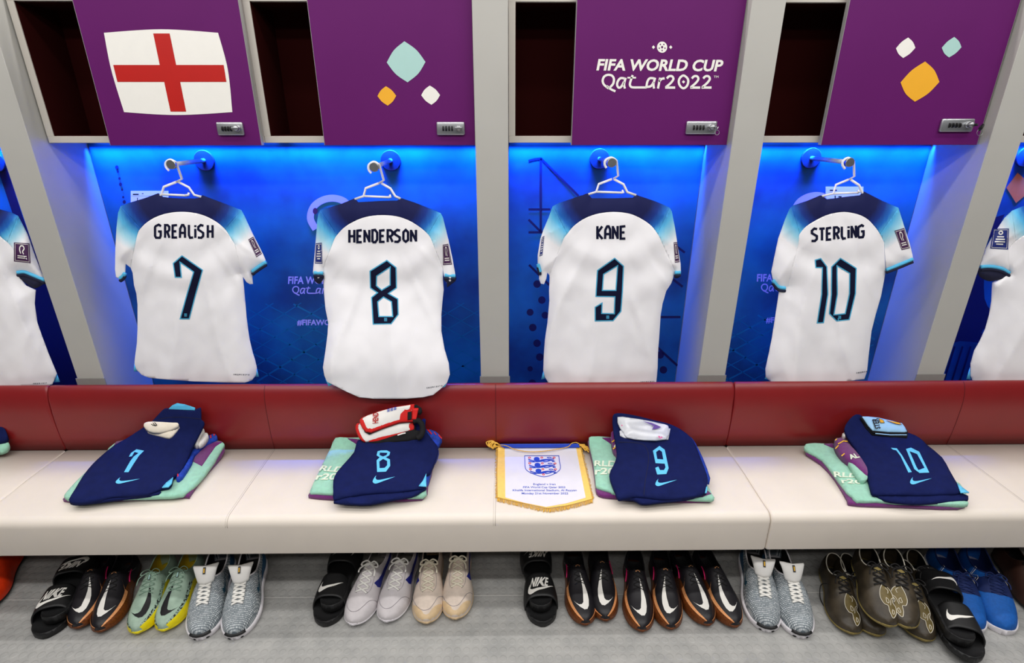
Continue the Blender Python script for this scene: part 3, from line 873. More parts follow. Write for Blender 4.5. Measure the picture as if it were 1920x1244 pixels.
        for outer, holes in J.get('digits', []):
            fo = s.on(.0010); fi = s.on(.0018)
            n = part('number_print', sheet([outer] + holes, fo, 5), 'cyan_print', s.t)
            part('number_fill', sheet([inset(outer, 2.1)] + [inset(h, -2.1) for h in holes], fi, 5), 'navy_print', n)
        for (cx, cy, w) in J.get('crests', []):
            bm = bmesh.new(); fi = s.on(.0025)
            for k in range(3): sheet([rect(cx - w, cy - w + k * w * .8, cx + w, cy - w + k * w * .8 + w * .45)], fi, bm=bm)
            part('crest_print', bm, 'cyan_print', n, False)
        for quad, m, kind, side in J.get('patches', []):
            q = [Vector(p) for p in quad]
            mp = lambda x, y: (q[0].lerp(q[1], x)).lerp(q[3].lerp(q[2], x), y)
            fo = s.on(.0010); fi = s.on(.0018); par = sr if side == 'R' else sl
            pm = part('sleeve_patch', sheet([[tuple(p) for p in quad]], fo, 4), m, par)
            bm = bmesh.new(); g = lambda x, y: fi(*mp(x, y))
            stroke([(.08, .06), (.92, .06), (.92, .94), (.08, .94)], .022, g, bm, True, .12)
            if kind == 'cup':
                stroke(crv([(.42, .56), (.36, .34), (.42, .17), (.58, .16), (.64, .3), (.54, .44), (.6, .58)], 4), .06, g, bm)
                for yy in (.68, .78): stroke([(.22, yy), (.78, yy)], .05, g, bm, step=.15)
            else:
                stroke([(.5 + .12 * math.cos(a), .2 + .08 * math.sin(a)) for a in np.linspace(0, 6.28, 10)[:-1]], .06, g, bm, True)
                for yy, x0, x1 in ((.40, .3, .72), (.52, .24, .78), (.64, .2, .8), (.76, .3, .7)): stroke([(x0, yy), (x1, yy)], .06, g, bm, step=.15)
            part('patch_print', bm, 'white_print', par, False)
        if J.get('hemtext'):
            bm = bmesh.new(); (x0, y0), (x1, y1) = J['hemtext']; rnd = random.Random(3); fn = s.on(.001)
            x = x0
            while x < x1:
                w = rnd.uniform(1.0, 2.6); k = (x - x0) / (x1 - x0); y = y0 + (y1 - y0) * k
                sheet([rect(x, y - 1.4, x + w, y + rnd.uniform(.2, 1.4))], fn, bm=bm); x += w + rnd.uniform(.8, 2.2)
            part('hem_print', bm, 'hem_print', s.t, False)

C0 = lambda *P: px(0, 260, 3.84, P); C0b = lambda *P: px(0, 460, 3.84, P)
C1 = lambda *P: px(480, 260, 3.84, P); C1b = lambda *P: px(480, 460, 3.84, P)
C2 = lambda *P: px(930, 260, 3.84, P); C2b = lambda *P: px(930, 460, 3.84, P)
C3 = lambda *P: px(1420, 260, 3.84, P); C3b = lambda *P: px(1420, 460, 3.84, P)
def cells(o, k, *c): return [(ch, o + a / k, o + b / k) for ch, a, b in c]

J7 = dict(neck=C0((1140, 393), (1175, 420), (1240, 428), (1320, 432), (1400, 432), (1440, 425), (1458, 408)),
    shR=C0((1550, 443), (1650, 480), (1738, 515)), tipR=C0((1738, 515))[0], tipL=C0((868, 487))[0],
    slRo=C0((1760, 555), (1822, 690), (1868, 780), (1898, 840), (1918, 888)), cuffR=C0((1870, 918), (1815, 962)),
    slRi=C0((1818, 1010), (1822, 1048), (1800, 1050), (1775, 1035), (1735, 975)),
    bodyR=C0b((1748, 220), (1757, 300), (1768, 430), (1776, 520), (1787, 610), (1800, 690), (1822, 780), (1838, 830), (1850, 885), (1842, 940)),
    hem=C0b((1812, 975), (1762, 992), (1600, 990), (1400, 982), (1200, 968), (1075, 956), (1022, 936)),
    bodyL=C0b((985, 900), (968, 860), (970, 820), (985, 710), (990, 600), (990, 430), (982, 350), (965, 290), (955, 200)),
    slLi=C0((940, 930), (905, 903)), cuffL=C0((902, 975), (862, 1012)), slLo=C0((835, 998), (828, 945), (830, 800), (838, 650), (850, 535)),
    shL=C0((868, 487), (940, 460), (1040, 430)),
    arch=C0((985, 708), (995, 675), (1012, 648), (1060, 602), (1130, 562), (1212, 537), (1305, 528), (1400, 536), (1482, 560), (1562, 603), (1622, 655), (1655, 705), (1690, 762)),
    cuffRp=C0((1818, 958), (1866, 922), (1916, 890)), cuffLp=C0((866, 1006), (885, 992), (900, 970)),
    vents=[(C0b((968, 838), (1000, 900), (985, 912), (962, 908)), ''), (C0b((1848, 880), (1864, 948), (1830, 948)), '')],
    name=('GREALISH', (290, 420, 447.5), (399, 421, 447.5), cells(0, 3.84, ('G', 1113, 1162), ('R', 1183, 1224), ('E', 1237, 1279), ('A', 1290, 1337), ('L', 1353, 1394), ('i', 1396, 1416), ('S', 1420, 1470), ('H', 1490, 1536))),
    digits=[(C0b((1310, 72), (1462, 178), (1415, 345), (1365, 535), (1292, 535), (1345, 345), (1390, 195), (1300, 130), (1310, 235), (1258, 235), (1243, 130)), [])],
    crests=[(348, 591, 2.6)], patches=[(C0((1787, 728), (1824, 706), (1886, 830), (1846, 856)), 'patch_purple', 'cup', 'R')], hemtext=((438, 703), (466, 703.5)))
J8 = dict(neck=C1((710, 430), (738, 458), (800, 455), (880, 450), (950, 448), (1012, 447), (1050, 430)),
    shR=C1((1140, 460), (1240, 500), (1330, 537)), tipR=C1((1330, 537))[0], tipL=C1((462, 515))[0],
    slRo=C1((1347, 570), (1386, 730), (1412, 850), (1432, 960), (1437, 1000)), cuffR=C1((1436, 1025), (1400, 1055), (1372, 1040)),
    slRi=C1((1352, 985), (1345, 940)),
    bodyR=C1((1346, 1010), (1352, 1090)) + C1b((1345, 380), (1335, 500), (1335, 620), (1358, 750), (1388, 850), (1396, 930), (1376, 990)),
    hem=C1b((1330, 1035), (1275, 1080), (1200, 1096), (1080, 1106), (850, 1106), (742, 1096), (650, 1055), (562, 1010)),
    bodyL=C1b((512, 985), (492, 940), (482, 880), (500, 760), (515, 640), (520, 560), (500, 460), (490, 350)) + C1((487, 1060), (486, 1010)),
    slLi=C1((486, 930), (486, 990)), cuffL=C1((480, 1030), (455, 1045), (424, 1022)), slLo=C1((410, 960), (420, 850), (431, 720), (440, 600), (448, 545)),
    shL=C1((462, 515), (505, 503), (620, 468)),
    arch=C1((555, 748), (566, 722), (582, 697), (630, 645), (700, 600), (790, 565), (900, 552), (1010, 560), (1100, 590), (1182, 640), (1240, 692), (1262, 728), (1278, 770)),
    cuffRp=C1((1358, 985), (1395, 988), (1436, 990)), cuffLp=C1((418, 968), (450, 968), (482, 970)),
    vents=[(C1((1356, 998), (1437, 996), (1437, 1025), (1400, 1055), (1376, 1072), (1374, 1040), (1355, 1020)), 'navy_cloth'), (C1((418, 984), (484, 984), (485, 1012), (456, 1048), (422, 1024)), 'navy_cloth'), (C1b((498, 960), (552, 1002), (522, 1018)), ''), (C1b((1378, 985), (1362, 1020), (1335, 1030)), '')],
    name=('HENDERSON', (654, 430, 456.5), (781, 430, 454.5), cells(480, 3.84, ('H', 666, 714), ('E', 724, 766), ('N', 775, 822), ('D', 832, 878), ('E', 888, 930), ('R', 942, 988), ('S', 992, 1042), ('O', 1054, 1102), ('N', 1110, 1158))),
    digits=[(C1b((942, 105), (1012, 160), (1015, 310), (960, 348), (1025, 385), (1028, 500), (975, 570), (840, 573), (828, 375), (868, 343), (820, 310), (817, 185)),
             [C1b((962, 165), (962, 285), (905, 320), (870, 290), (872, 225)), C1b((918, 378), (972, 410), (980, 510), (888, 510), (880, 410))])],
    crests=[(723, 599.5, 2.8)], patches=[(C1((1345, 765), (1384, 758), (1412, 908), (1346, 912)), 'patch_purple', 'cup', 'R'), (C1((430, 755), (474, 750), (478, 902), (424, 900)), 'patch_blue', 'txt', 'L')],
    hemtext=((800, 728), (829, 724)), nw=4.2)
J9 = dict(neck=C2((660, 393), (690, 430), (760, 430), (840, 430), (920, 428), (986, 425), (1010, 405)),
    shR=C2((1150, 453), (1205, 476), (1250, 497)), tipR=C2((1250, 497))[0], tipL=C2((408, 487))[0],
    slRo=C2((1266, 525), (1290, 650), (1312, 800), (1329, 900), (1331, 958)), cuffR=C2((1322, 985), (1290, 1000)),
    slRi=C2((1282, 975), (1285, 950)),
    bodyR=C2b((1278, 230), (1262, 275), (1226, 330), (1200, 420), (1186, 500), (1176, 650), (1166, 780), (1164, 880), (1158, 950)),
    hem=C2b((1150, 1015), (1000, 1015), (700, 1015), (500, 1015), (388, 1012)),
    bodyL=C2b((352, 950), (340, 900), (345, 780), (352, 680), (370, 560), (384, 400)) + C2((382, 1100), (386, 1000)),
    slLi=C2((384, 985), (370, 966)), cuffL=C2((362, 1010), (345, 1050), (322, 1045)), slLo=C2((310, 1010), (314, 950), (300, 900), (300, 840), (320, 720), (342, 655), (376, 575)),
    shL=C2((408, 487), (452, 465), (562, 428)),
    arch=C2((478, 745), (490, 716), (512, 688), (560, 630), (640, 575), (740, 540), (850, 529), (960, 541), (1050, 580), (1122, 632), (1165, 690), (1180, 716), (1192, 745)),
    cuffRp=C2((1288, 966), (1310, 966), (1328, 964)), cuffLp=C2((302, 905), (310, 935), (318, 960)),
    vents=[(C2((1284, 985), (1328, 976), (1318, 1002), (1288, 1006)), 'navy_cloth'), (C2b((345, 890), (358, 960), (325, 968)), '')],
    name=('KANE', (1119, 423, 450), (1173, 422.5, 449.5), cells(930, 3.84, ('K', 724, 772), ('A', 780, 828), ('N', 836, 882), ('E', 892, 936))),
    digits=[(C2b((855, 90), (922, 150), (915, 320), (903, 478), (845, 548), (710, 550), (710, 445), (768, 410), (765, 488), (848, 490), (853, 375), (715, 373), (727, 180)),
             [C2b((872, 155), (860, 322), (770, 322), (778, 212))])],
    crests=[(1139.5, 595, 2.8)], patches=[(C2((1279, 748), (1305, 745), (1322, 890), (1288, 895)), 'patch_purple', 'cup', 'R'), (C2((330, 712), (348, 700), (335, 840), (312, 850)), 'patch_blue', 'txt', 'L')],
    hemtext=((1201, 717), (1227, 716)), nw=4.2)
J10 = dict(neck=C3((455, 408), (502, 436), (560, 430), (620, 421), (680, 414), (736, 408), (766, 380)),
    shR=C3((900, 448), (960, 475), (1016, 498)), tipR=C3((1016, 498))[0], tipL=C3((246, 490))[0],
    slRo=C3((1026, 530), (1060, 640), (1098, 760), (1118, 840), (1122, 878)), cuffR=C3((1030, 912), (926, 952)),
    slRi=[],
    bodyR=C3b((922, 190), (914, 245), (890, 370), (852, 500), (822, 620), (802, 790), (790, 910), (770, 966)),
    hem=C3b((690, 975), (600, 985), (400, 996), (250, 992), (108, 988)),
    bodyL=C3b((84, 975), (60, 950), (58, 890), (84, 770), (104, 670), (132, 490), (156, 330)) + C3((165, 1090),),
    slLi=C3((215, 1065), (206, 1090)), cuffL=C3((160, 1086), (112, 1022)), slLo=C3((100, 960), (120, 860), (150, 720), (200, 580), (232, 505)),
    shL=C3((246, 490), (262, 480), (360, 448)),
    arch=C3((292, 778), (298, 740), (304, 690), (350, 635), (420, 590), (510, 548), (620, 529), (720, 545), (792, 580), (850, 640), (884, 690), (898, 718), (912, 748)),
    cuffRp=C3((928, 945), (1030, 905), (1118, 868)), cuffLp=C3((112, 1022), (150, 1068), (200, 1078)),
    vents=[(C3b((92, 885), (98, 975), (52, 962)), '')],
    name=('STERLING', (1520, 428, 454), (1619, 421, 446), cells(1420, 3.84, ('S', 386, 436), ('T', 444, 488), ('E', 496, 536), ('R', 548, 592), ('L', 602, 642), ('i', 646, 668), ('N', 674, 716), ('G', 724, 770))),
    digits=[(C3b((413, 105), (458, 92), (505, 155), (512, 355), (480, 562), (427, 565), (460, 355), (465, 165), (418, 165)), []),
            (C3b((598, 90), (716, 165), (710, 350), (665, 540), (570, 550), (515, 495), (530, 355), (532, 155)), [C3b((578, 155), (662, 205), (660, 350), (630, 490), (556, 498), (580, 355))])],
    crests=[(1574.5, 595.5, 2.6)], patches=[(C3((988, 664), (1058, 644), (1098, 790), (1040, 804)), 'patch_purple', 'cup', 'R')],
    hemtext=((1606, 700), (1626, 697)), nw=4.2)
# the shirts cut by the edges of the photo
JL = dict(neck=[(-95, 366), (-88, 376), (-60, 378), (-30, 378), (-2 - 20, 376), (-16, 366)],
    shR=[(0, 393), (20, 398), (34, 405)], tipR=(34, 405), tipL=(-150, 396),
    slRo=[(40, 416), (52, 440), (66, 480), (76, 506), (84, 524)], cuffR=[(84, 528)], slRi=[(62, 518), (47, 512), (33, 511)],
    bodyR=C0((125, 980), (190, 1060), (258, 1090)) + C0b((258, 330), (250, 420), (270, 560), (305, 660), (350, 780), (400, 900), (410, 925)),
    hem=[(98, 722), (80, 724), (0, 726), (-130, 726), (-150, 722)], bodyL=[(-160, 690), (-150, 600), (-148, 530)],
    slLi=[(-150, 500), (-160, 520)], cuffL=[(-165, 520), (-185, 510)], slLo=[(-180, 480), (-160, 420)], shL=[(-150, 396), (-135, 390), (-118, 380)],
    arch=[(-130, 455), (-126, 445), (-120, 435), (-100, 415), (-70, 404), (-52, 402), (-30, 408), (0, 443), (14, 455), (22, 464), (28, 476)],
    cuffRp=C0((128, 965), (180, 962), (240, 985), (325, 1020)), vents=[([(33, 513), (47, 513), (62, 519), (84, 529), (80, 534), (66, 541), (52, 534), (38, 523)], 'navy_cloth'), (C0b((408, 920), (432, 985), (385, 990)), '')],
    patches=[(C0((100, 748), (212, 755), (220, 898), (100, 885)), 'patch_purple', 'cup', 'R')], hemtext=((62, 720), (88, 719)))
JR = dict(neck=[(1985, 362), (1992, 374), (2020, 374), (2050, 372), (2066, 362)],
    shR=[(2090, 375), (2110, 385), (2130, 396)], tipR=(2130, 396), tipL=C3((1832, 520))[0],
    slRo=[(2140, 430), (2160, 500)], cuffR=[(2140, 520), (2120, 522)], slRi=[(2110, 510)],
    bodyR=[(2108, 540), (2100, 640), (2112, 722)], hem=[(2100, 726), (2000, 726), (1900, 726), (1826, 722)],
    bodyL=C3b((1552, 985), (1535, 940), (1535, 850), (1560, 760), (1600, 690), (1640, 600), (1668, 500), (1684, 400), (1690, 270)),
    slLi=C3((1812, 955),), cuffL=C3((1812, 975), (1760, 942), (1680, 924), (1606, 920)), slLo=C3((1604, 910), (1640, 800), (1700, 690), (1780, 570)),
    shL=C3((1832, 520), (1900, 492), (1990, 462)),
    arch=C3((1808, 800), (1830, 770), (1860, 740), (1930, 690), (2050, 620), (2200, 590)) + [(2040, 406), (2080, 420), (2100, 440), (2106, 450), (2110, 462)],
    cuffLp=C3((1606, 925), (1680, 922), (1760, 938), (1812, 968)), vents=[(C3((1606, 925), (1680, 928), (1760, 946), (1815, 978), (1815, 992), (1740, 1018), (1660, 1027), (1592, 985)), 'navy_cloth'), (C3b((1530, 880), (1505, 965), (1540, 968)), '')],
    patches=[(C3((1700, 650), (1812, 648), (1806, 800), (1676, 792)), 'patch_blue', 'txt', 'L')])
Shirt(J7, 'white football shirt with navy number 7, hanging on the left', seed=1.3)
def Y8(v):
    k = min(1, max(0, (v - 520) / 190.0)); k = k * k * (3 - 2 * k)
    return 2.088 - .102 * k
Shirt(J8, 'white football shirt with navy number 8, hem draped over the bench back', Y8, seed=2.9)
Shirt(J9, 'white football shirt with navy number 9 beside the dotted banner', seed=4.4)
Shirt(J10, 'white football shirt with navy number 10, hanging on the right', seed=6.2)
Shirt(JL, 'white football shirt cut off by the left edge of the photo', seed=8.1)
Shirt(JR, 'white football shirt cut off by the right edge of the photo', seed=9.7)

# ================================================================== kit laid out on the bench
SEAT = .4545
def crinkle(amp, seed, fu=.03, fv=.03):
    return lambda u, v: amp * noise.noise(Vector((u * fu, v * fv, seed))) + amp * .45 * noise.noise(Vector((u * fu * 2.7, v * fv * 2.7, seed + 9)))
def cloth(name, loop, zf, m, parent, thick=.014, puff=.010, edge=7.0, res=6, crk=None, lift=0, smooth_loop=3, floor=SEAT + .0008):
    lp = crv(loop, smooth_loop, True) if smooth_loop else loop
    def top(u, v, d):
        e = 1 - math.exp(-d / edge)
        return hit(u, v, zf, lift + puff * e + (crk(u, v) * min(1, d / 8) if crk else 0))
    def bot(u, v, d):
        p = hit(u, v, zf, lift); p = p + Vector((0, 0, -thick)); p.z = max(p.z, floor); return p
    return part(name, solid([lp], top, bot, res), m, parent)
def decal(name, loops, zf, m, parent, off, res=6, crk=None, edge_loop=None, puff=0, edge=7.0):
    def fn(u, v):
        o = off + (crk(u, v) if crk else 0)
        return hit(u, v, zf, o)
    return part(name, sheet(loops, fn, res), m, parent)
def base(u, v): 
    p = atZ(u, v, SEAT); return (p.x, p.y, SEAT)
K = lambda ox, *P: px(ox, 720, 3.84, P)
SB = prof((1.55, .482), (1.75, .484), (1.90, .486), (1.955, .496), (1.984, .53), (1.992, .56))   # top of the lowest towel

def towel(lab, o, mint, purple, extra=(), words=None, grp='mint and purple towels under the shorts'):
    u = sum(p[0] for p in mint) / len(mint); v = sum(p[1] for p in mint) / len(mint)
    t = thing('folded_towel', lab, 'towel', base(u, v), grp)
    ck = crinkle(.0025, o * .01)
    low = lambda x, y: SB(x, y) - .014
    cloth('purple_fold', purple, low, 'purple_towel', t, .014, .004, 3, 8, ck, 0, 2)
    cloth('mint_fold', mint, SB, 'mint_towel', t, .015, .006, 4, 7, ck, 0, 2)
    for nm, P, m, l in extra:
        cloth(nm, P, SB, m, t, .004, .003, 3, 8, ck, l, 0, floor=.47)
    if words:
        bm = bmesh.new()
        for s, q in words: text(s, q, lambda a, b: hit(a, b, SB, .0085 + ck(a, b)), bm, bold=.03, shear=.1)
        part('lettering', bm, 'mint_pale', t, False)
    return t
def shorts(lab, loop, zf, digit, sw, vent, seed, lower=None, band=None, stitch=None):
    u = sum(p[0] for p in loop) / len(loop); v = sum(p[1] for p in loop) / len(loop)
    t = thing('football_shorts', lab, 'shorts', base(u, v), 'navy football shorts on the bench')
    ck = crinkle(.0058, seed, .026, .034)
    if lower: cloth('back_leg', lower, zf, 'short_navy', t, .010, .004, 4, 8, ck, -.009, 2)
    cloth('front_leg', loop, zf, 'short_navy', t, .012, .010, 7, 6, ck, 0, 2)
    off = .0112
    bm = bmesh.new()
    for d in digit: sheet(d, lambda a, b: hit(a, b, zf, off + ck(a, b)), 5, bm=bm)
    part('number_print', bm, 'sky_print', t)
    part('sports_mark', sheet([swoosh(sw)], lambda a, b: hit(a, b, zf, off + ck(a, b)), 5), 'sky_print', t)
    if vent: cloth('side_vent', vent, zf, 'sky_print', t, .004, .001, 3, 8, None, .0095 if len(vent) > 0 else 0, 0)
    if band:
        nm, P, m = band
        cloth(nm, P, zf, m, t, .004, .002, 3, 6, ck, .006, 0)
    for P in stitch or []:
        part('hem_stitch', stroke(crv(P, 4), 1.0, lambda a, b: hit(a, b, zf, off + ck(a, b)), None, step=5), 'navy_cloth', t)
    return t
def slab(name, lab, cat, loop, zf, m, th, puff, grp, rim=None, edge=9, lift=0, res=5):
    u = sum(p[0] for p in loop) / len(loop); v = max(p[1] for p in loop)
    p = hit(u, v, zf)
    t = thing(name, lab, cat, p, grp)
    if rim: cloth('rim', rim[0], zf, rim[1], t, th, puff * .8, edge, res, None, lift - .001, 2)
    cloth('shell', loop, zf, m, t, th, puff, edge, res, None, lift, 2)
    return t

# ---- number 7
Z7 = prof((1.57, .482), (1.64, .499), (1.75, .510), (1.87, .528), (1.925, .575), (1.955, .645), (1.972, .70), (1.984, .76))
A = lambda *P: K(0, *P)
towel('mint and purple folded towel under the number 7 shorts', 7,
      A((467, 795), (560, 690), (680, 580), (760, 505), (830, 425), (1100, 400), (1300, 405), (1545, 408), (1606, 425), (1600, 460), (1480, 640), (1350, 770), (1240, 808), (820, 818), (520, 825), (470, 815)),
      A((480, 805), (600, 680), (780, 505), (1300, 430), (1560, 420), (1614, 448), (1590, 520), (1440, 690), (1362, 800), (1330, 806), (1000, 822), (500, 838)),
      [('purple_print', A((1384, 558), (1452, 592), (1550, 455), (1598, 416), (1540, 409), (1440, 430)), 'purple_towel', .0066),
       ('purple_print', A((795, 478), (838, 416), (905, 403), (900, 470)), 'purple_towel', .0066)])
t = thing('training_top', 'royal blue training top with red trim under the number 7 shorts', 'top', base(370, 860), 'royal blue training tops under the shorts')
zt = lambda x, y: SB(x, y) + .018
cloth('body', A((1268, 690), (1285, 630), (1345, 530), (1395, 440), (1505, 372), (1548, 362), (1562, 395), (1490, 432), (1400, 510), (1378, 570), (1310, 675)), zt, 'royal_cloth', t, .018, .010, 4, 6, crinkle(.005, 3, .08, .08), 0, 2)
for q in ([(1275, 655), (1282, 645), (1286, 665), (1278, 672)], [(1512, 372), (1520, 368), (1522, 392), (1512, 390)], [(1535, 362), (1546, 362), (1548, 372), (1538, 374)]):
    part('red_trim', sheet([A(*q)], lambda a, b: hit(a, b, zt, .016)), 'red_cloth', t)
t = thing('sock', 'white folded sock tucked beside the number 7 shorts', 'sock', tuple(hit(372, 830, zt)))
zs = lambda x, y: zt(x, y) + .03
cloth('foot', A((1392, 436), (1400, 385), (1430, 340), (1462, 320), (1470, 340), (1448, 372), (1430, 430)), zs, 'white_print', t, .022, .012, 4, 5, None, 0, 2)
cloth('cuff', A((1424, 434), (1446, 378), (1478, 352), (1498, 366), (1470, 412), (1440, 434)), zs, 'white_print', t, .022, .010, 4, 5, None, 0, 2)
shorts('navy shorts with pale blue number 7, leaning up the bench back',
       A((520, 855), (495, 835), (540, 760), (600, 660), (670, 575), (740, 510), (820, 445), (900, 400), (1010, 330), (1100, 265), (1170, 190), (1218, 176), (1400, 188), (1445, 170), (1446, 255), (1470, 275), (1438, 345), (1390, 440), (1340, 560), (1290, 640), (1246, 672), (1236, 715), (1212, 742), (1160, 752), (1060, 792), (900, 806), (800, 812), (680, 842), (590, 856)), Z7,
       [[px(190, 820, 11.307, [(745, 258), (905, 290), (800, 395), (690, 560), (575, 745), (480, 745), (620, 500), (690, 410), (790, 338), (702, 318), (648, 408), (585, 418), (628, 338)])]],
       A((845, 670), (1010, 676), (1000, 724), (828, 720)), A((1246, 672), (1236, 715), (1212, 742), (1166, 746), (1196, 712)), 1.7,
       A((500, 850), (560, 845), (700, 838), (900, 806), (1060, 795), (1150, 770), (1140, 790), (1000, 812), (900, 822), (680, 850), (570, 862), (520, 860)),
       ('waist_lining', A((1214, 180), (1240, 155), (1275, 139), (1330, 148), (1405, 172), (1400, 188), (1300, 184)), 'cyan_cloth'),
       [A((1108, 268), (1200, 245), (1320, 242), (1446, 255))])
zp = lambda x, y: Z7(x, y) + .017
slab('shin_guard', 'lower of two small cream shin guards on the number 7 shorts', 'shin guard', A((1060, 340), (1120, 330), (1275, 306), (1282, 318), (1250, 360), (1215, 386), (1150, 372), (1085, 355)), zp, 'cream_pad', .012, .012, 'cream shin guards')
t = slab('shin_guard', 'upper of two small cream shin guards on the number 7 shorts', 'shin guard', A((1034, 300), (1050, 278), (1100, 272), (1240, 280), (1278, 282), (1280, 300), (1220, 330), (1140, 346), (1070, 336)), lambda x, y: Z7(x, y) + .032, 'cream_pad', .013, .014, 'cream shin guards')
bm = bmesh.new()
for P in ([(1088, 290), (1100, 298), (1128, 300)], [(1100, 280), (1118, 306)], [(1112, 278), (1130, 300)]): stroke(A(*P), 1.3, lambda a, b: hit(a, b, Z7, .0468), bm)
part('mark_print', bm, 'ink', t)

# ---- number 8
Z8 = prof((1.56, .495), (1.64, .506), (1.76, .513), (1.87, .528), (1.93, .560), (1.965, .61), (1.985, .66))
A = lambda *P: K(480, *P)
towel('mint and purple folded towel under the number 8 shorts', 8,
      A((388, 780), (395, 758), (430, 680), (470, 600), (505, 525), (540, 458), (572, 390), (660, 388), (900, 395), (1200, 480), (1250, 560), (1225, 740), (1198, 808), (900, 800), (560, 790), (430, 782)),
      A((384, 790), (440, 700), (560, 430), (700, 392), (900, 400), (1240, 470), (1276, 575), (1240, 720), (1194, 822), (900, 830), (560, 822), (395, 808)),
      [('purple_print', A((660, 392), (740, 400), (800, 420), (760, 470), (715, 430)), 'purple_towel', .0066)],
      [('RLD', K(480, (470, 588), (640, 600), (622, 640), (450, 625))), ('r20', K(480, (440, 645), (590, 645), (575, 692), (425, 692)))])
t = thing('training_top', 'royal blue training top with red trim under the number 8 shorts', 'top', base(815, 860), 'royal blue training tops under the shorts')
zt = prof((1.6, .49), (1.8, .495), (1.93, .51), (1.965, .57), (1.985, .64))
cloth('body', A((1180, 600), (1200, 360), (1228, 330), (1290, 342), (1338, 395), (1300, 455), (1315, 480), (1300, 530), (1268, 590), (1240, 700), (1200, 720)), zt, 'royal_cloth', t, .02, .010, 4, 6, crinkle(.005, 5, .08, .08), 0, 2)
for q in ([(1228, 328), (1245, 330), (1268, 360), (1262, 366)], [(1282, 345), (1300, 366), (1296, 370), (1280, 352)], [(1312, 362), (1340, 390), (1336, 398), (1314, 374)]):
    part('red_trim', sheet([A(*q)], lambda a, b: hit(a, b, zt, .015)), 'red_cloth', t)
shorts('navy shorts with pale blue number 8, under white and red shin guards',
       A((560, 830), (556, 780), (556, 700), (580, 640), (640, 570), (706, 492), (722, 430), (760, 395), (900, 370), (1080, 320), (1210, 250), (1218, 280), (1230, 350), (1300, 440), (1312, 475), (1298, 530), (1255, 640), (1226, 650), (1224, 735), (1150, 758), (1060, 770), (900, 785), (760, 795), (640, 815)), Z8,
       [[A((900, 480), (942, 480), (966, 492), (960, 516), (934, 530), (964, 545), (966, 592), (936, 633), (872, 636), (868, 552), (890, 530), (868, 516), (876, 486)),
         A((892, 496), (946, 498), (940, 514), (914, 524), (890, 514)), A((915, 542), (944, 556), (944, 588), (926, 606), (890, 608), (888, 560))]],
       A((845, 655), (1002, 658), (1000, 718), (838, 720)), A((1226, 645), (1226, 738), (1172, 735), (1200, 700)), 2.6,
       A((558, 850), (620, 812), (760, 794), (1060, 770), (1226, 742), (1190, 770), (1120, 808), (980, 830), (820, 862), (680, 860)))
ZP = prof((1.84, .530), (1.90, .575), (1.945, .640), (1.968, .71), (1.978, .76))
Q = lambda *P: px(640, 740, 8.727, P)
t = thing('shin_guard', 'lower of two white and red shin guards on the number 8 shorts', 'shin guard', tuple(hit(740, 822, ZP)), 'white and red shin guards')
zl = lambda x, y: ZP(x, y) - .020
cloth('backing', Q((250, 480), (300, 470), (700, 470), (1180, 480), (1200, 580), (1320, 600), (1330, 680), (1240, 720), (900, 760), (600, 790), (380, 770), (330, 740)), lambda x, y: ZP(x, y) - .026, 'black_foam', t, .02, .006, 8, 5, None, 0, 2)
cloth('rim', Q((232, 520), (262, 476), (330, 470), (1090, 440), (1170, 470), (1186, 560), (1080, 600), (840, 680), (600, 750), (420, 762), (340, 745), (280, 670), (240, 590)), zl, 'red_cloth', t, .010, .008, 8, 5, None, -.001, 2)
cloth('shell', Q((270, 560), (290, 490), (400, 470), (1080, 450), (1118, 490), (1120, 560), (1080, 590), (740, 680), (440, 755), (390, 752), (350, 720), (295, 630)), zl, 'white_pad', t, .010, .012, 9, 5, None, .0015, 2)
tube(b2 := bmesh.new(), [hit(x, y, zl, .016) for x, y in crv(Q((1180, 440), (1250, 430), (1310, 480), (1330, 580), (1300, 680), (1240, 720)), 5)], .012, 10)
part('elastic_strap', b2, 'black_foam', t)
bm = bmesh.new()
stroke(Q((920, 668), (1000, 640), (1050, 632)), 2.2, lambda a, b: hit(a, b, zl, .013), bm)
part('strap_print', bm, 'white_print', t)
t = thing('shin_guard', 'upper of two white and red shin guards, lettered, above the number 8 shorts', 'shin guard', tuple(hit(740, 812, ZP)), 'white and red shin guards')
zu = lambda x, y: ZP(x, y) + .012
cloth('backing', Q((340, 500), (1000, 300), (1180, 300), (1200, 430), (950, 455), (700, 540), (550, 600), (455, 640), (380, 600)), lambda x, y: ZP(x, y) + .006, 'black_foam', t, .006, .003, 6, 5, None, 0, 0)
cloth('rim', Q((300, 420), (330, 386), (420, 345), (620, 275), (850, 212), (1120, 166), (1195, 160), (1190, 240), (1160, 290), (1180, 430), (960, 440), (700, 530), (480, 612), (400, 600), (340, 530), (305, 460)), zu, 'red_cloth', t, .008, .010, 9, 5, None, -.001, 0)
cloth('shell', Q((342, 420), (352, 384), (430, 345), (620, 280), (850, 216), (1128, 172), (1140, 225), (1158, 262), (1055, 282), (960, 412), (700, 500), (500, 574), (440, 580), (390, 540), (355, 470)), zu, 'white_pad', t, .008, .013, 10, 5, None, .0015, 0)
fn = lambda a, b: hit(a, b, zu, .0152)
part('name_print', text('HEND', Q((510, 478), (515, 300), (608, 296), (605, 465)), fn, bold=.03), 'red_print', t)
bm = bmesh.new()
for k in range(3):
    x = 770 + k * 55; y = 262 - k * 14
    for dy in (-22, -4, 14): stroke(Q((x - 22, y + dy + 6), (x + 20, y + dy - 6)), 1.1, fn, bm)
part('crest_print', bm, 'royal_print', t)
cloth('strap_tab', Q((1160, 225), (1262, 222), (1240, 320), (1222, 400), (1156, 400)), zu, 'red_cloth', t, .006, .004, 6, 5, None, .006, 0)
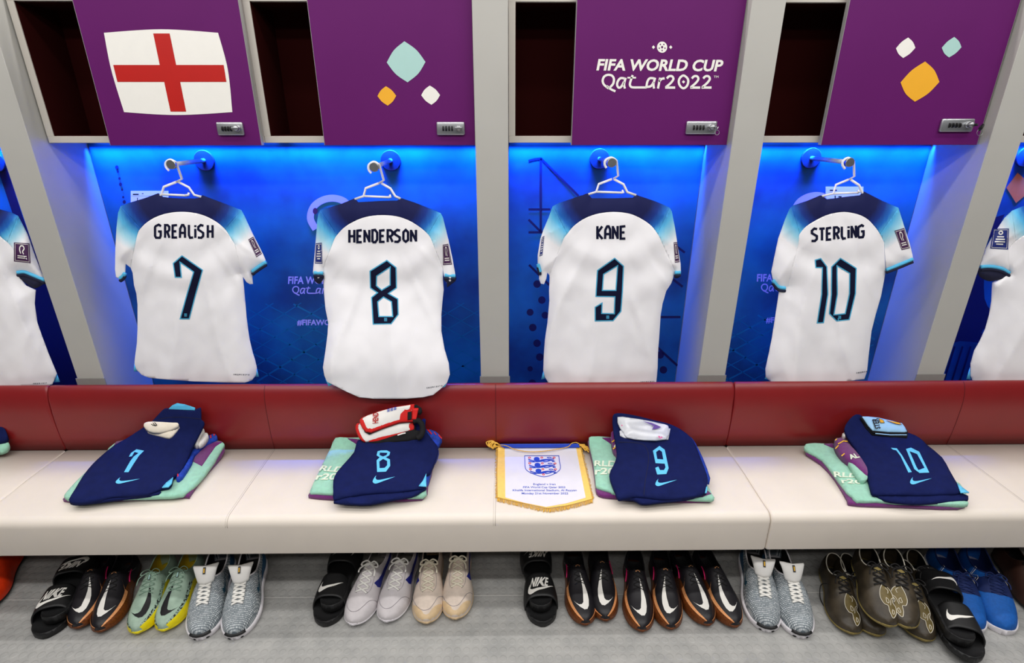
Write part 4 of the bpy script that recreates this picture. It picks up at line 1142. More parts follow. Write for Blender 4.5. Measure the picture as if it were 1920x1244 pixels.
cloth('elastic_strap', Q((1195, 180), (1230, 165), (1310, 220), (1322, 260), (1290, 295), (1255, 290), (1260, 222), (1195, 210)), zu, 'black_foam', t, .012, .006, 6, 5, None, .002, 0)
cloth('elastic_strap', Q((1085, 290), (1150, 278), (1148, 400), (1082, 412)), zu, 'black_foam', t, .003, .001, 6, 5, None, .011, 0)

# ---- number 9
Z9 = prof((1.56, .495), (1.64, .506), (1.76, .513), (1.87, .532), (1.93, .570), (1.962, .62), (1.984, .68))
A = lambda *P: K(900, *P)
towel('mint and purple folded towel under the number 9 shorts', 9,
      A((785, 400), (800, 380), (930, 384), (1100, 420), (1500, 500), (1590, 640), (1640, 735), (1672, 798), (1668, 830), (1400, 815), (1000, 790), (940, 772), (845, 742), (832, 700), (815, 560), (790, 450)),
      A((782, 440), (800, 400), (1000, 420), (1500, 520), (1620, 700), (1660, 800), (1655, 838), (1300, 835), (1000, 815), (885, 805), (840, 780), (830, 720), (808, 560)),
      [('purple_print', A((880, 388), (935, 386), (990, 420), (950, 440)), 'purple_towel', .0066),
       ('purple_print', A((1560, 800), (1640, 770), (1665, 790), (1600, 812)), 'purple_towel', .0066)],
      [('RLD', K(900, (818, 552), (985, 555), (985, 600), (822, 592))), ('r20', K(900, (822, 605), (975, 605), (970, 652), (826, 655)))])
t = thing('rolled_towel', 'purple rolled towel with gold stripe beside the number 9 shorts', 'towel', base(1152, 845), 'purple rolled towels')
zr = prof((1.6, .50), (1.85, .51), (1.93, .525), (1.965, .565), (1.985, .60))
cloth('roll', A((945, 350), (975, 342), (1010, 400), (1020, 540), (995, 520), (975, 495), (958, 470), (948, 400)), zr, 'purple_towel', t, .03, .012, 4, 5, None, 0, 2)
for P in ([(950, 420), (970, 405)], [(958, 470), (985, 448)]): part('gold_stripe', stroke(A(*P), 2.2, lambda a, b: hit(a, b, zr, .012)), 'gold_print', t)
part('lettering', stroke(A((966, 455), (976, 440), (990, 436)), 2.4, lambda a, b: hit(a, b, zr, .0125)), 'mint_pale', t)
t = thing('training_top', 'royal blue training top showing at the right of the number 9 shorts', 'top', base(1320, 880), 'royal blue training tops under the shorts')
zt = prof((1.6, .49), (1.8, .498), (1.93, .52), (1.97, .57), (1.985, .60))
cloth('body', A((1400, 380), (1500, 375), (1540, 410), (1565, 455), (1605, 535), (1658, 680), (1640, 695), (1600, 690), (1480, 560)), zt, 'royal_cloth', t, .02, .010, 4, 6, crinkle(.003, 7, .08, .08), 0, 2)
shorts('navy shorts with pale blue number 9, to the right of the pennant',
       A((955, 235), (985, 212), (1060, 218), (1150, 236), (1250, 262), (1350, 285), (1440, 325), (1520, 388), (1556, 450), (1590, 540), (1632, 650), (1640, 695), (1634, 735), (1630, 782), (1540, 808), (1420, 822), (1300, 828), (1180, 815), (1100, 812), (1000, 828), (975, 780), (950, 720), (932, 650), (960, 590), (985, 520), (980, 450), (972, 400), (958, 310)), Z9,
       [[A((1292, 448), (1330, 475), (1358, 608), (1342, 650), (1276, 654), (1262, 606), (1284, 596), (1296, 622), (1324, 622), (1336, 602), (1330, 576), (1264, 572), (1245, 482)),
         A((1290, 476), (1310, 490), (1320, 546), (1276, 542), (1268, 492))]],
       A((1262, 682), (1420, 682), (1415, 735), (1262, 738)), A((1636, 735), (1634, 782), (1620, 785), (1628, 745)), 3.4,
       A((1000, 828), (1100, 812), (1200, 818), (1420, 822), (1560, 806), (1480, 830), (1320, 846), (1200, 860), (1150, 856), (1105, 830)),
       None, [A((1000, 420), (1120, 425), (1190, 450), (1215, 540), (1190, 700), (1180, 800))])
zp = lambda x, y: Z9(x, y) + .016
t = thing('shin_guard', 'lower frosted grey shin guard, mostly hidden by the one on top of it', 'shin guard', tuple(hit(1205, 822, zp)), 'frosted grey shin guards')
cloth('shell', A((1004, 340), (1040, 320), (1350, 320), (1371, 322), (1356, 400), (1330, 402), (1180, 400), (1040, 388), (1008, 372)), zp, 'clear_pad', t, .004, .006, 8, 5, None, 0, 0)
t = thing('shin_guard', 'upper frosted grey shin guard with violet mark on the number 9 shorts', 'shin guard', tuple(hit(1205, 820, zp)), 'frosted grey shin guards')
zq = lambda x, y: Z9(x, y) + .024
cloth('shell', A((990, 240), (1080, 246), (1200, 264), (1300, 286), (1352, 300), (1356, 330), (1340, 398), (1180, 404), (1060, 385), (1035, 350), (1005, 310)), zq, 'clear_pad', t, .005, .018, 16, 4, None, 0, 2)
f9 = lambda a, b: hit(a, b, zq, .0195)
part('mark_print', sheet([A((1240, 330), (1252, 305), (1230, 292), (1170, 268), (1235, 282), (1275, 298), (1305, 312), (1280, 322))], f9), 'violet_print', t)
bm = bmesh.new()
for x, y, r in ((1022, 300, 5), (1290, 382, 7), (1308, 386, 6), (1298, 392, 5)): sheet([[(900 + (x + r * math.cos(a)) / 3.84, 720 + (y + r * math.sin(a)) / 3.84) for a in np.linspace(0, 6.28, 9)[:-1]]], f9, bm=bm)
part('dot_print', bm, 'pink_print', t)

# ---- number 10
Z10 = prof((1.56, .496), (1.64, .507), (1.76, .513), (1.87, .532), (1.93, .570), (1.962, .62), (1.984, .68))
A = lambda *P: K(1420, *P)
towel('mint and purple folded towel under the number 10 shorts', 10,
      A((340, 462), (345, 440), (372, 430), (480, 430), (700, 480), (1200, 600), (1460, 720), (1510, 838), (1490, 870), (1200, 858), (1000, 852), (860, 842), (720, 842), (680, 805), (645, 775), (560, 655), (470, 545), (380, 490)),
      A((356, 500), (380, 485), (600, 480), (1100, 600), (1470, 760), (1512, 850), (1450, 890), (1200, 884), (1000, 876), (820, 872), (665, 860), (650, 830), (560, 680), (460, 570)),
      [('purple_print', A((480, 432), (545, 428), (570, 470), (530, 455)), 'purple_towel', .0066)],
      [('RLD', K(1420, (540, 630), (735, 650), (725, 675), (555, 672))), ('r20', K(1420, (590, 680), (750, 695), (760, 722), (610, 716)))])
t = thing('rolled_towel', 'purple rolled towel with gold stripe beside the number 10 shorts', 'towel', base(1600, 870), 'purple rolled towels')
zr = prof((1.62, .505), (1.80, .515), (1.93, .53), (1.965, .57), (1.985, .60))
cloth('mint_end', A((655, 560), (690, 560), (800, 655), (786, 690), (748, 700), (700, 640)), zr, 'mint_towel', t, .024, .010, 4, 5, None, -.004, 2)
cloth('roll', A((558, 400), (590, 390), (625, 388), (690, 450), (800, 600), (795, 660), (770, 655), (700, 590), (640, 545), (600, 505), (572, 460)), zr, 'purple_towel', t, .03, .012, 4, 5, None, 0, 2)
for P in ([(562, 408), (572, 396)], [(580, 434), (620, 412), (650, 415)], [(562, 468), (584, 444)], [(606, 520), (628, 502)]): part('gold_stripe', stroke(A(*P), 2.0, lambda a, b: hit(a, b, zr, .0128)), 'gold_print', t)
part('lettering', text('AL', A((650, 510), (715, 500), (740, 530), (672, 545)), lambda a, b: hit(a, b, zr, .013), bold=.04), 'mint_pale', t)
shorts('navy shorts with pale blue number 10, at the right on the bench',
       A((628, 320), (650, 275), (692, 230), (735, 222), (800, 262), (900, 320), (1080, 350), (1172, 392), (1222, 440), (1330, 530), (1385, 625), (1440, 720), (1476, 772), (1430, 792), (1300, 795), (1150, 800), (1000, 796), (880, 798), (850, 795), (822, 778), (792, 660), (740, 520), (682, 430), (645, 370)), Z10,
       [[A((962, 461), (1004, 465), (1040, 512), (1112, 636), (1088, 640), (1030, 520), (1000, 480), (975, 474))], [A((1070, 470), (1106, 460), (1166, 490), (1238, 640), (1168, 643), (1130, 615)), A((1096, 486), (1150, 506), (1204, 606), (1160, 622), (1146, 600))]],
       A((1098, 668), (1258, 672), (1256, 722), (1100, 726)), A((1440, 718), (1526, 782), (1464, 784)), 4.9,
       A((850, 796), (1000, 800), (1200, 796), (1470, 786), (1520, 832), (1400, 842), (1250, 856), (1120, 860), (1000, 850), (930, 838), (860, 806)))
t = thing('sock', 'white sock end tucked behind the number 10 shorts', 'sock', tuple(hit(1583, 818, zr)))
cloth('toe', A((612, 360), (630, 352), (642, 368), (640, 385), (618, 385)), zr, 'white_print', t, .02, .02, 3, 4, None, .015, 2)
zp = lambda x, y: Z10(x, y) + .016
t = thing('shin_guard', 'lower black edged shin guard, nearly hidden, on the number 10 shorts', 'shin guard', tuple(hit(1670, 818, zp)), 'sky blue shin guards')
cloth('foam', A((742, 245), (770, 236), (900, 290), (1085, 360), (1080, 382), (960, 378), (830, 362), (780, 310)), zp, 'black_foam', t, .008, .005, 6, 5, None, 0, 0)
part('edge_line', stroke(A((850, 358), (960, 368), (1076, 368)), 1.4, lambda a, b: hit(a, b, zp, .0065)), 'sky_pad', t)
t = thing('shin_guard', 'sky blue lettered shin guard on top of the number 10 shorts', 'shin guard', tuple(hit(1670, 815, zp)), 'sky blue shin guards')
zq = lambda x, y: Z10(x, y) + .030
cloth('foam', A((744, 240), (765, 234), (870, 242), (1040, 282), (1085, 342), (1080, 356), (960, 354), (835, 348), (790, 300)), zq, 'black_foam', t, .010, .006, 7, 5, None, -.004, 0)
cloth('shell', A((756, 236), (800, 236), (870, 244), (960, 264), (1040, 284), (1062, 310), (1078, 342), (1060, 346), (940, 344), (832, 334), (800, 300)), zq, 'sky_pad', t, .006, .010, 8, 5, None, 0, 0)
f10 = lambda a, b: hit(a, b, zq, .0115)
part('name_print', text('STER', A((852, 328), (822, 250), (870, 246), (888, 322)), f10, bold=.03), 'ink', t)
bm = bmesh.new()
for P in ([(876, 252), (904, 262), (914, 280), (888, 280)], [(925, 262), (1020, 280), (1038, 294), (1000, 288)]): sheet([inset(A(*P), -.7)], f10, bm=bm)
part('numeral_edge', bm, 'ink', t)
bm = bmesh.new()
for P in ([(876, 252), (904, 262), (914, 280), (888, 280)], [(925, 262), (1020, 280), (1038, 294), (1000, 288)]): sheet([A(*P)], lambda a, b: hit(a, b, zq, .012), bm=bm)
part('numeral_print', bm, 'amber_print', t)

# ---- kit at the very left edge
t = thing('folded_towel', 'mint folded towel corner at the left edge of the bench', 'towel', base(-20, 842))
cloth('mint_fold', [(-60, 838), (-50, 826), (0, 827), (14, 828), (16, 836), (2, 846), (-40, 846)], SB, 'mint_towel', t, .02, .008, 4, 6, crinkle(.003, 2), 0, 2)
t = thing('football_shorts', 'navy shorts corner at the left edge of the bench', 'shorts', tuple(hit(-20, 826, SB)))
cloth('front_leg', [(-60, 822), (-50, 795), (0, 799), (12, 811), (13, 822), (0, 828), (-30, 830)], lambda x, y: SB(x, y) + .02, 'short_navy', t, .02, .012, 4, 6, crinkle(.003, 2), 0, 2)

# ---- pennant
Q = lambda *P: px(900, 810, 7.822, P)
ZN = prof((1.5, SEAT + .0016), (1.8, SEAT + .0022), (1.96, SEAT + .006), (1.99, SEAT + .012))
o_ = lambda k: (lambda a, b: hit(a, b, ZN, k))
t = thing('pennant', 'white pennant with gold fringe and blue lion crest, on the bench seat', 'pennant', base(1022, 900))
def flatcloth(nm, loop, m, lo, hi, par=None, res=6):
    return part(nm, solid([loop], lambda a, b, d: hit(a, b, ZN, hi), lambda a, b, d: hit(a, b, ZN, lo), res), m, par or t, False)
border = Q((237, 232), (365, 232), (372, 965)) ; 
flatcloth('gold_border', Q((262, 228), (1470, 224), (1560, 600), (1648, 985), (1300, 1078), (985, 1120), (600, 1040), (255, 965), (250, 600)), 'gold_cloth', 0, .0012)
flatcloth('white_field', Q((362, 232), (1408, 228), (1478, 600), (1550, 968), (1270, 1050), (968, 1104), (640, 1040), (372, 965), (368, 600)), 'pennant_white', .0012, .0020)
flatcloth('blue_heading', Q((295, 180), (1440, 175), (1462, 230), (360, 236), (300, 210)), 'royal_print', .0012, .0105)
def fringe(nm, a0, a1, dirv, n, ln):
    bm = bmesh.new(); rnd = random.Random(len(nm) + n)
    P = crv(Q(*a0), 8); 
    for i in range(n):
        k = i / (n - 1) * (len(P) - 1); j = min(int(k), len(P) - 2); f = k - j
        x = P[j][0] + (P[j+1][0] - P[j][0]) * f; y = P[j][1] + (P[j+1][1] - P[j][1]) * f
        dx = dirv[0] * ln + rnd.uniform(-1.2, 1.2); dy = dirv[1] * ln + rnd.uniform(-1.0, 1.0)
        z = rnd.uniform(.0012, .003)
        tube(bm, [hit(x, y, ZN, z), hit(x + dx * .5, y + dy * .5, ZN, z + .001), hit(x + dx, y + dy, ZN, .0012)], .0011, 5)
    return part(nm, bm, 'gold_thread', t)
fringe('fringe', [(262, 240), (252, 600), (255, 960)], 0, (-1, .25), 70, 3.2)
fringe('fringe', [(1475, 230), (1562, 600), (1648, 980)], 0, (1, .25), 70, 3.0)
fringe('fringe', [(255, 962), (600, 1038), (985, 1118), (1300, 1076), (1650, 984)], 0, (-.06, 1), 130, 7.5)
a, b = hit(*Q((215, 212))[0], ZN, .004), hit(*Q((1520, 205))[0], ZN, .004)
a.y = min(a.y, 1.986); b.y = min(b.y, 1.986)
part('rod', cyl(bmesh.new(), a, b, .0040, n=16), 'gold_thread', t)
for c in (a, b):
    bm = bmesh.new(); bmesh.ops.create_uvsphere(bm, u_segments=16, v_segments=10, radius=.0085); bmesh.ops.translate(bm, verts=bm.verts[:], vec=c); part('finial', bm, 'gold_thread', t)
part('cord', tube(bmesh.new(), [hit(x, y, ZN, .012) for x, y in crv(Q((280, 195), (380, 205), (520, 262), (700, 292), (850, 292), (1050, 270), (1280, 225), (1340, 175), (1400, 158), (1450, 175), (1480, 200)), 6)], .0018, 8), 'gold_thread', t)
for P in ([[(260, 180), (200, 145), (120, 165), (130, 205), (165, 235)], [(250, 170), (190, 150), (150, 175), (155, 215), (175, 238)], [(255, 175), (215, 160), (180, 185), (175, 230)]],
          [[(1480, 200), (1530, 215), (1570, 250), (1600, 275)], [(1480, 205), (1520, 230), (1550, 265), (1575, 290)], [(1485, 200), (1540, 205), (1580, 240), (1598, 262)]]):
    bm = bmesh.new()
    for s in P:
        for k in (-3, 3): tube(bm, [hit(x + k, y + k * .5, ZN, .012) for x, y in crv(Q(*s), 4)], .0028, 7)
    part('tassel', bm, 'gold_thread', t)
sh = Q((655, 352), (1158, 352), (1180, 520)); shield = crv(Q((655, 352), (660, 450), (672, 520)), 3)
SH = Q((655, 353), (1156, 353)) + crv(Q((1156, 353), (1166, 440), (1180, 515), (1160, 570), (1080, 622), (940, 662), (790, 622), (690, 570), (662, 515), (658, 440), (655, 353)), 4)[1:-1]
cr = part('crest', stroke(SH, 1.3, o_(.0026), None, True), 'royal_print', t, False)
for ly, dx in ((402, 0), (488, 12), (574, 26)):
    bm = bmesh.new(); L = lambda P: Q(*[(x + dx, y + ly) for x, y in P])
    st = lambda P, w: stroke(crv(L(P), 4), w / 7.822, o_(.0026), bm)
    sheet([crv(L([(795, -20), (830, -32), (866, -20), (874, 8), (850, 34), (815, 34), (790, 12)]), 3, True)], o_(.0026), bm=bm)
    sheet([crv(L([(855, 22), (900, 6), (960, -2), (1030, 0), (1060, 8), (1050, 26), (980, 18), (920, 36), (850, 44), (800, 40)]), 3, True)], o_(.0026), bm=bm)
    st([(800, 30), (750, 18), (708, 2)], 16); st([(810, 40), (760, 40), (712, 30)], 14)
    st([(1040, 14), (1000, 30), (950, 40), (930, 34)], 14); st([(1045, 16), (1080, 24), (1060, 38), (1100, 30)], 13)
    st([(1050, 6), (1085, 2), (1060, -12), (1010, -12), (985, -24), (1020, -28), (1045, -22)], 9)
    part('lion', bm, 'royal_print', cr, False)
for x, y in ((726, 381), (906, 380), (1087, 381), (729, 463), (914, 463), (1100, 467), (740, 549), (922, 550), (1106, 551), (931, 626)):
    bm = stroke([Q((x + 16 * math.cos(a), y + 10 * math.sin(a)))[0] for a in np.linspace(0, 6.28, 14)[:-1]], 1.1, o_(.0027), None, True)
    part('rose', bm, 'red_cloth', cr, False)
for s, x0, x1, y0, y1 in (('England v Iran', 782, 1108, 756, 792), ('FIFA World Cup Qatar 2022', 632, 1252, 800, 836), ('Khalifa International Stadium, Al Rayyan', 480, 1418, 845, 881), ('Monday 21st November 2022', 612, 1293, 890, 928)):
    part('lettering', text(s, Q((x0, y0), (x1, y0), (x1, y1), (x0, y1)), o_(.0026), bold=.01), 'royal_print', t, False)

# ================================================================== footwear under the bench
def lerp_curve(P):
    xs = [p[0] for p in P]; ys = [p[1] for p in P]; n = len(xs)
    m = []
    for k in range(n):
        a, b = max(k - 1, 0), min(k + 1, n - 1); m.append((ys[b] - ys[a]) / (xs[b] - xs[a]))
    def f(s):
        if s <= xs[0]: return ys[0]
        if s >= xs[-1]: return ys[-1]
        i = 0
        while s > xs[i + 1]: i += 1
        h = xs[i + 1] - xs[i]; t = (s - xs[i]) / h
        return (2*t**3-3*t*t+1)*ys[i] + (t**3-2*t*t+t)*h*m[i] + (-2*t**3+3*t*t)*ys[i+1] + (t**3-t*t)*h*m[i+1]
    return f
BOOT = dict(L=.285, w=[(0, .012), (.02, .022), (.07, .030), (.18, .034), (.32, .033), (.45, .036), (.58, .043), (.68, .0465), (.78, .0445), (.87, .038), (.94, .028), (.98, .017), (1, .004)],
            h=[(0, .060), (.04, .072), (.12, .078), (.25, .076), (.36, .080), (.44, .082), (.52, .074), (.62, .061), (.72, .051), (.82, .043), (.90, .035), (.96, .026), (1, .012)],
            z0=[(0, .020), (.3, .016), (.6, .012), (.8, .013), (.92, .018), (1, .026)], sole=.007, flare=1.02, amax=.80, sc=.235, sr=.205)
RUN = dict(L=.295, w=[(0, .014), (.02, .025), (.07, .035), (.18, .039), (.32, .038), (.45, .041), (.58, .048), (.68, .051), (.78, .0495), (.87, .043), (.94, .033), (.98, .021), (1, .005)],
           h=[(0, .058), (.04, .074), (.12, .080), (.25, .074), (.36, .075), (.46, .080), (.55, .078), (.65, .068), (.74, .058), (.82, .048), (.90, .040), (.96, .030), (1, .014)],
           z0=[(0, .036), (.3, .030), (.6, .024), (.8, .024), (.92, .030), (1, .038)], sole=.026, flare=1.10, amax=.88, sc=.285, sr=.245)
def grow(P, L, kw, kh):
    P = dict(P); P['L'] = L
    P['w'] = [(a, b * kw) for a, b in P['w']]; P['h'] = [(a, b * kh) for a, b in P['h']]
    return P
BOOT = grow(BOOT, .350, 1.26, 1.20); RUN = grow(RUN, .372, 1.27, 1.22)
RUN['z0'] = [(0, .040), (.3, .035), (.6, .028), (.8, .022), (.92, .020), (1, .023)]; RUN['sole'] = .030
def side_phi(a):                       # a: -1 .. 1 across the shoe as seen from the front (image left .. right)
    a = max(-.999, min(.999, a)); return math.acos(-(abs(a) ** (1 / .85)) * (1 if a > 0 else -1))
class Shoe:
    def __init__(s, P, bend=0.0):
        s.P = P; s.L = P['L']; s.W = lerp_curve(P['w']); s.H = lerp_curve(P['h']); s.Z = lerp_curve(P['z0']); s.bend = bend
    def raw(s, t, phi):
        w, h = s.W(t), s.H(t); c, sn = math.cos(phi), max(0.0, math.sin(phi))
        x = w * (1 if c >= 0 else -1) * abs(c) ** .85 + s.bend * math.sin(math.pi * t * .95) * .5
        return Vector((x, s.L * t, s.Z(t) + h * sn ** .78))
    def at(s, t, phi, off=0.0):
        p = s.raw(t, phi)
        if off:
            e = 1e-3
            a = s.raw(min(1, t + e), phi) - s.raw(max(0, t - e), phi); b = s.raw(t, min(math.pi, phi + e)) - s.raw(t, max(0, phi - e))
            n = b.cross(a)
            if n.length > 1e-12:
                n.normalize()
                if n.dot(p - Vector((p.x * .2, p.y, s.Z(t) + .01))) < 0: n = -n
                p = p + n * off
        return p
    def a_open(s, t):
        q = (t - s.P['sc']) / s.P['sr']
        return s.P['amax'] * (1 - abs(q) ** 2.4) ** .5 if abs(q) < 1 else 0.0
    def upper(s, n=15):
        bm = bmesh.new(); P = s.P; ts = [0, .008, .02] + list(np.linspace(.035, .93, 40)) + [.95, .97, .985, .995, 1]
        R = []
        for t in ts:
            a = s.a_open(t); l = []; r = []
            for k in range(n):
                f = k / (n - 1); l.append(bm.verts.new(s.raw(t, f * (math.pi / 2 - a)))); r.append(bm.verts.new(s.raw(t, math.pi - f * (math.pi / 2 - a))))
            R.append((l, r))
        for (l0, r0), (l1, r1) in zip(R[:-1], R[1:]):
            for k in range(n - 1):
                bm.faces.new((l0[k], l0[k + 1], l1[k + 1], l1[k])); bm.faces.new((r0[k + 1], r0[k], r1[k], r1[k + 1]))
        for (l, r), fl in ((R[0], 1), (R[-1], 0)):
            for k in range(n - 1):
                bm.faces.new((l[k], r[k], r[k + 1], l[k + 1]))
        bmesh.ops.remove_doubles(bm, verts=bm.verts[:], dist=2e-5)
        return bm
    def lining(s):
        bm = bmesh.new(); ts = np.linspace(s.P['sc'] - s.P['sr'] * .995, min(.62, s.P['sc'] + s.P['sr'] * 1.5), 22); n = 8; R = []
        for t in ts:
            a = s.a_open(t); row = []
            for k in range(n):
                f = k / (n - 1); p = s.raw(t, f * (math.pi / 2 - a)); c = Vector((s.bend * .5, p.y, p.z)); row.append(bm.verts.new(Vector((c.x + (p.x - c.x) * .93, p.y, max(p.z - .0006, s.Z(t) + .004)))))
            for k in range(n - 1, -1, -1):
                f = k / (n - 1); p = s.raw(t, math.pi - f * (math.pi / 2 - a)); c = Vector((s.bend * .5, p.y, p.z)); row.append(bm.verts.new(Vector((c.x + (p.x - c.x) * .93, p.y, max(p.z - .0006, s.Z(t) + .004)))))
            R.append((row, a))
        N = 2 * n
        for (r0, a0), (r1, a1) in zip(R[:-1], R[1:]):
            for k in range(N - 1):
                if k == n - 1 and (a0 > .02 or a1 > .02): continue
                bm.faces.new((r0[k], r0[k + 1], r1[k + 1], r1[k]))
            bm.faces.new((r0[N - 1], r0[0], r1[0], r1[N - 1]))
        bmesh.ops.remove_doubles(bm, verts=bm.verts[:], dist=2e-5)
        return bm
    def rim(s, r=.0022, off=0):
        P = s.P; ts = np.linspace(P['sc'] - P['sr'], P['sc'] + P['sr'], 26); pts = []
        ts = [P['sc'] + P['sr'] * math.sin(q) for q in np.linspace(-math.pi / 2, math.pi / 2, 24)]
        pts = [s.raw(t, math.pi / 2 - s.a_open(t)) for t in ts] + [s.raw(t, math.pi / 2 + s.a_open(t)) for t in ts[-2:0:-1]]
        return tube(bmesh.new(), pts, r, 7, True)
    def sole(s, studs=True):
        bm = bmesh.new(); P = s.P; R = []
        ts = [0, .01, .03, .07] + list(np.linspace(.12, .92, 24)) + [.95, .975, .99, 1]
        for t in ts:
            w = s.W(t) * P['flare'] + .0012; z = s.Z(t); x0 = s.bend * math.sin(math.pi * t * .95) * .5; th = P['sole']
            y = s.L * t + (.002 if t == 1 else (-.002 if t == 0 else 0))
            zb = max(z - th, 0.0008) if not studs else max(z - th, .006)
            row = [(-w * .93, z + .0035), (-w, z), (-w * .97, zb + .002), (-w * .88, zb), (w * .88, zb), (w * .97, zb + .002), (w, z), (w * .93, z + .0035)]
            R.append([bm.verts.new((x0 + a, y, b)) for a, b in row])
        for A_, B_ in zip(R[:-1], R[1:]):
            for k in range(8): bm.faces.new((A_[k], A_[(k + 1) % 8], B_[(k + 1) % 8], B_[k]))
        bm.faces.new(R[0]); bm.faces.new(R[-1][::-1])
        if studs:
            for t, k in ((.06, .55), (.06, -.55), (.2, .6), (.2, -.6), (.58, .7), (.58, -.7), (.72, .72), (.72, -.72), (.86, .55), (.86, -.55)):
                x = s.W(t) * k; z = s.Z(t) - P['sole'] + .001
                cyl(bm, (x, s.L * t, max(z, .0065)), (x, s.L * t, 0), .0065, .004, 10)
        return bm
    def decal(s, loop, off=.0009, res=(.08, .02)):
        """loop in (a, t): a across as seen, t along"""
        return sheet([loop], lambda a, t: s.at(min(.999, t), side_phi(a), off), (.1, .03))
    def decal_phi(s, loop, off=.0009):
        return sheet([loop], lambda a, t: s.at(min(.999, t), a, off), (.12, .03))
    def line(s, pts, r, off=.001, n=6):
        return tube(bmesh.new(), [s.at(t, side_phi(a), off) for a, t in crv(pts, 5)], r, n)
    def laces(s, t0, t1, n, span, r, flat=.5, bow=True, seed=1, cross=True):
        bm = bmesh.new(); rnd = random.Random(seed)
        for i in range(n):
            t = t0 + (t1 - t0) * i / max(1, n - 1); d = (t1 - t0) / max(1, n - 1) * (.85 if cross else .1)
            for sg in ((1, -1) if cross else (1,)):
                pts = []
                for k in np.linspace(-1, 1, 9):
                    pts.append(s.at(min(.93, t + sg * k * d * .5), side_phi(k * span), .0022 + r * .5 + (.0012 if sg > 0 else 0) * (1 - abs(k))))
                tube(bm, pts, r, 7, flat=flat, up=(0, 0, 1))
        if bow:
            c = s.at(t0 - .01, math.pi / 2, .004)
            for sg in (-1, 1):
                lp = [c + Vector((sg * x, y, z)) for x, y, z in ((0, 0, .002), (.014, -.006, .008), (.030, .002, .006), (.034, .012, .001), (.022, .014, .002), (.008, .006, .003), (0, 0, .002))]
                tube(bm, crv(lp, 4), r * .85, 6)
                e = [c + Vector((sg * x, y, z)) for x, y, z in ((0, 0, .002), (.016, .012, .005), (.028 + rnd.uniform(0, .006), .032, .001), (.034, .046 + rnd.uniform(-.006, .01), -.008))]
                tube(bm, crv(e, 4), r * .8, 6)
        return bm
TOE_SW = [((x - 800) / 115, 1 - (880 - y) / 400 * .5) for x, y in [(730, 705), (745, 732), (765, 752), (788, 752), (803, 735), (812, 660), (815, 600), (813, 540), (811, 485), (824, 530), (836, 590), (846, 650), (850, 710), (846, 765), (832, 795), (803, 799), (770, 775), (748, 742)]]
def place(toe, mid, P, zt=.02, zo=.082, so=.235, lift=0, roll=0, pitch=0):
    T = atZ(toe[0], toe[1], zt + lift); O = atZ(mid[0], mid[1], zo + lift)
    d = (T - O); d.z = 0; d.normalize()
    ang = math.atan2(d.y, d.x) - math.pi / 2
    heel = T - d * P['L']
    return (heel.x, heel.y, lift), (math.radians(pitch), math.radians(roll), ang)
GRP = {}
def base_shoe(name, lab, cat, grp, toe, mid, P, mats, bend, lift=0, roll=0, pitch=0, studs=True):
    loc, rot = place(toe, mid, P, lift=lift)
    rot = (math.radians(pitch), math.radians(roll), rot[2])
    t = thing(name, lab, cat, loc, grp, rot)
    S = Shoe(P, bend)
    u = part('upper', S.upper(), mats[0], t); part('sole', S.sole(studs), mats[1], t); part('lining', S.lining(), mats[2], t)
    part('collar', S.rim(.0022 if studs else .0030), mats[3], t)
    return t, S, u

def knit_material():
    m, nt, b = new_mat('grey_knit'); N = nt.nodes.new; L = nt.links.new
    tc = N('ShaderNodeTexCoord'); mp = N('ShaderNodeMapping'); mp.inputs['Scale'].default_value = (205, 150, 0); L(tc.outputs['Object'], mp.inputs['Vector'])
    br = N('ShaderNodeTexBrick'); br.inputs['Color1'].default_value = rgb(218, 222, 224); br.inputs['Color2'].default_value = rgb(150, 158, 162); br.inputs['Mortar'].default_value = rgb(100, 110, 118)
    br.inputs['Scale'].default_value = 1.0; br.inputs['Mortar Size'].default_value = .16; br.inputs['Brick Width'].default_value = 1.0; br.inputs['Row Height'].default_value = .9
    L(mp.outputs[0], br.inputs['Vector']); L(br.outputs['Color'], b.inputs['Base Color']); b.inputs['Roughness'].default_value = .85
    bp = N('ShaderNodeBump'); bp.inputs['Strength'].default_value = .4; bp.inputs['Distance'].default_value = .001; bp.invert = True
    L(br.outputs['Fac'], bp.inputs['Height']); L(bp.outputs[0], b.inputs['Normal']); return m
M['knit'] = knit_material()
def speckle(name, base_, dark, scale, lo):
    m, nt, b = new_mat(name); N = nt.nodes.new; L = nt.links.new
    tc = N('ShaderNodeTexCoord'); nz = N('ShaderNodeTexNoise'); nz.inputs['Scale'].default_value = scale; nz.inputs['Detail'].default_value = 2; L(tc.outputs['Object'], nz.inputs['Vector'])
    rp = N('ShaderNodeValToRGB'); e = rp.color_ramp.elements; e[0].position = lo; e[0].color = dark; e[1].position = lo + .03; e[1].color = base_
    L(nz.outputs['Fac'], rp.inputs[0]); L(rp.outputs[0], b.inputs['Base Color']); b.inputs['Roughness'].default_value = .45; return m
M['black_upper'] = mat('black_boot_skin', rgb(24, 22, 27), .42, .12, 90, .1, 300)
M['copper'] = mat('copper_skin', rgb(118, 64, 28), .40, .35, 160, .3, 500, metal=.35)
M['copper_light'] = mat('bright_copper', rgb(232, 160, 104), .38, .15, 220, .4, 600, metal=.2)
M['copper_sole'] = mat('copper_brown_sole', rgb(104, 56, 24), .4, .2, 120, metal=.3)
M['pink'] = mat('magenta_loop', rgb(206, 24, 96), .5)
M['mint_upper'] = mat('mint_boot_skin', rgb(158, 182, 164), .4, .16, 30, .15, 300)
M['mint_lace'] = mat('mint_lace', rgb(142, 172, 152), .8, .06)
M['yellow'] = mat('acid_yellow', rgb(232, 214, 14), .42, .05)
M['yellow_lining'] = mat('yellow_lining', rgb(196, 168, 20), .7, .1)
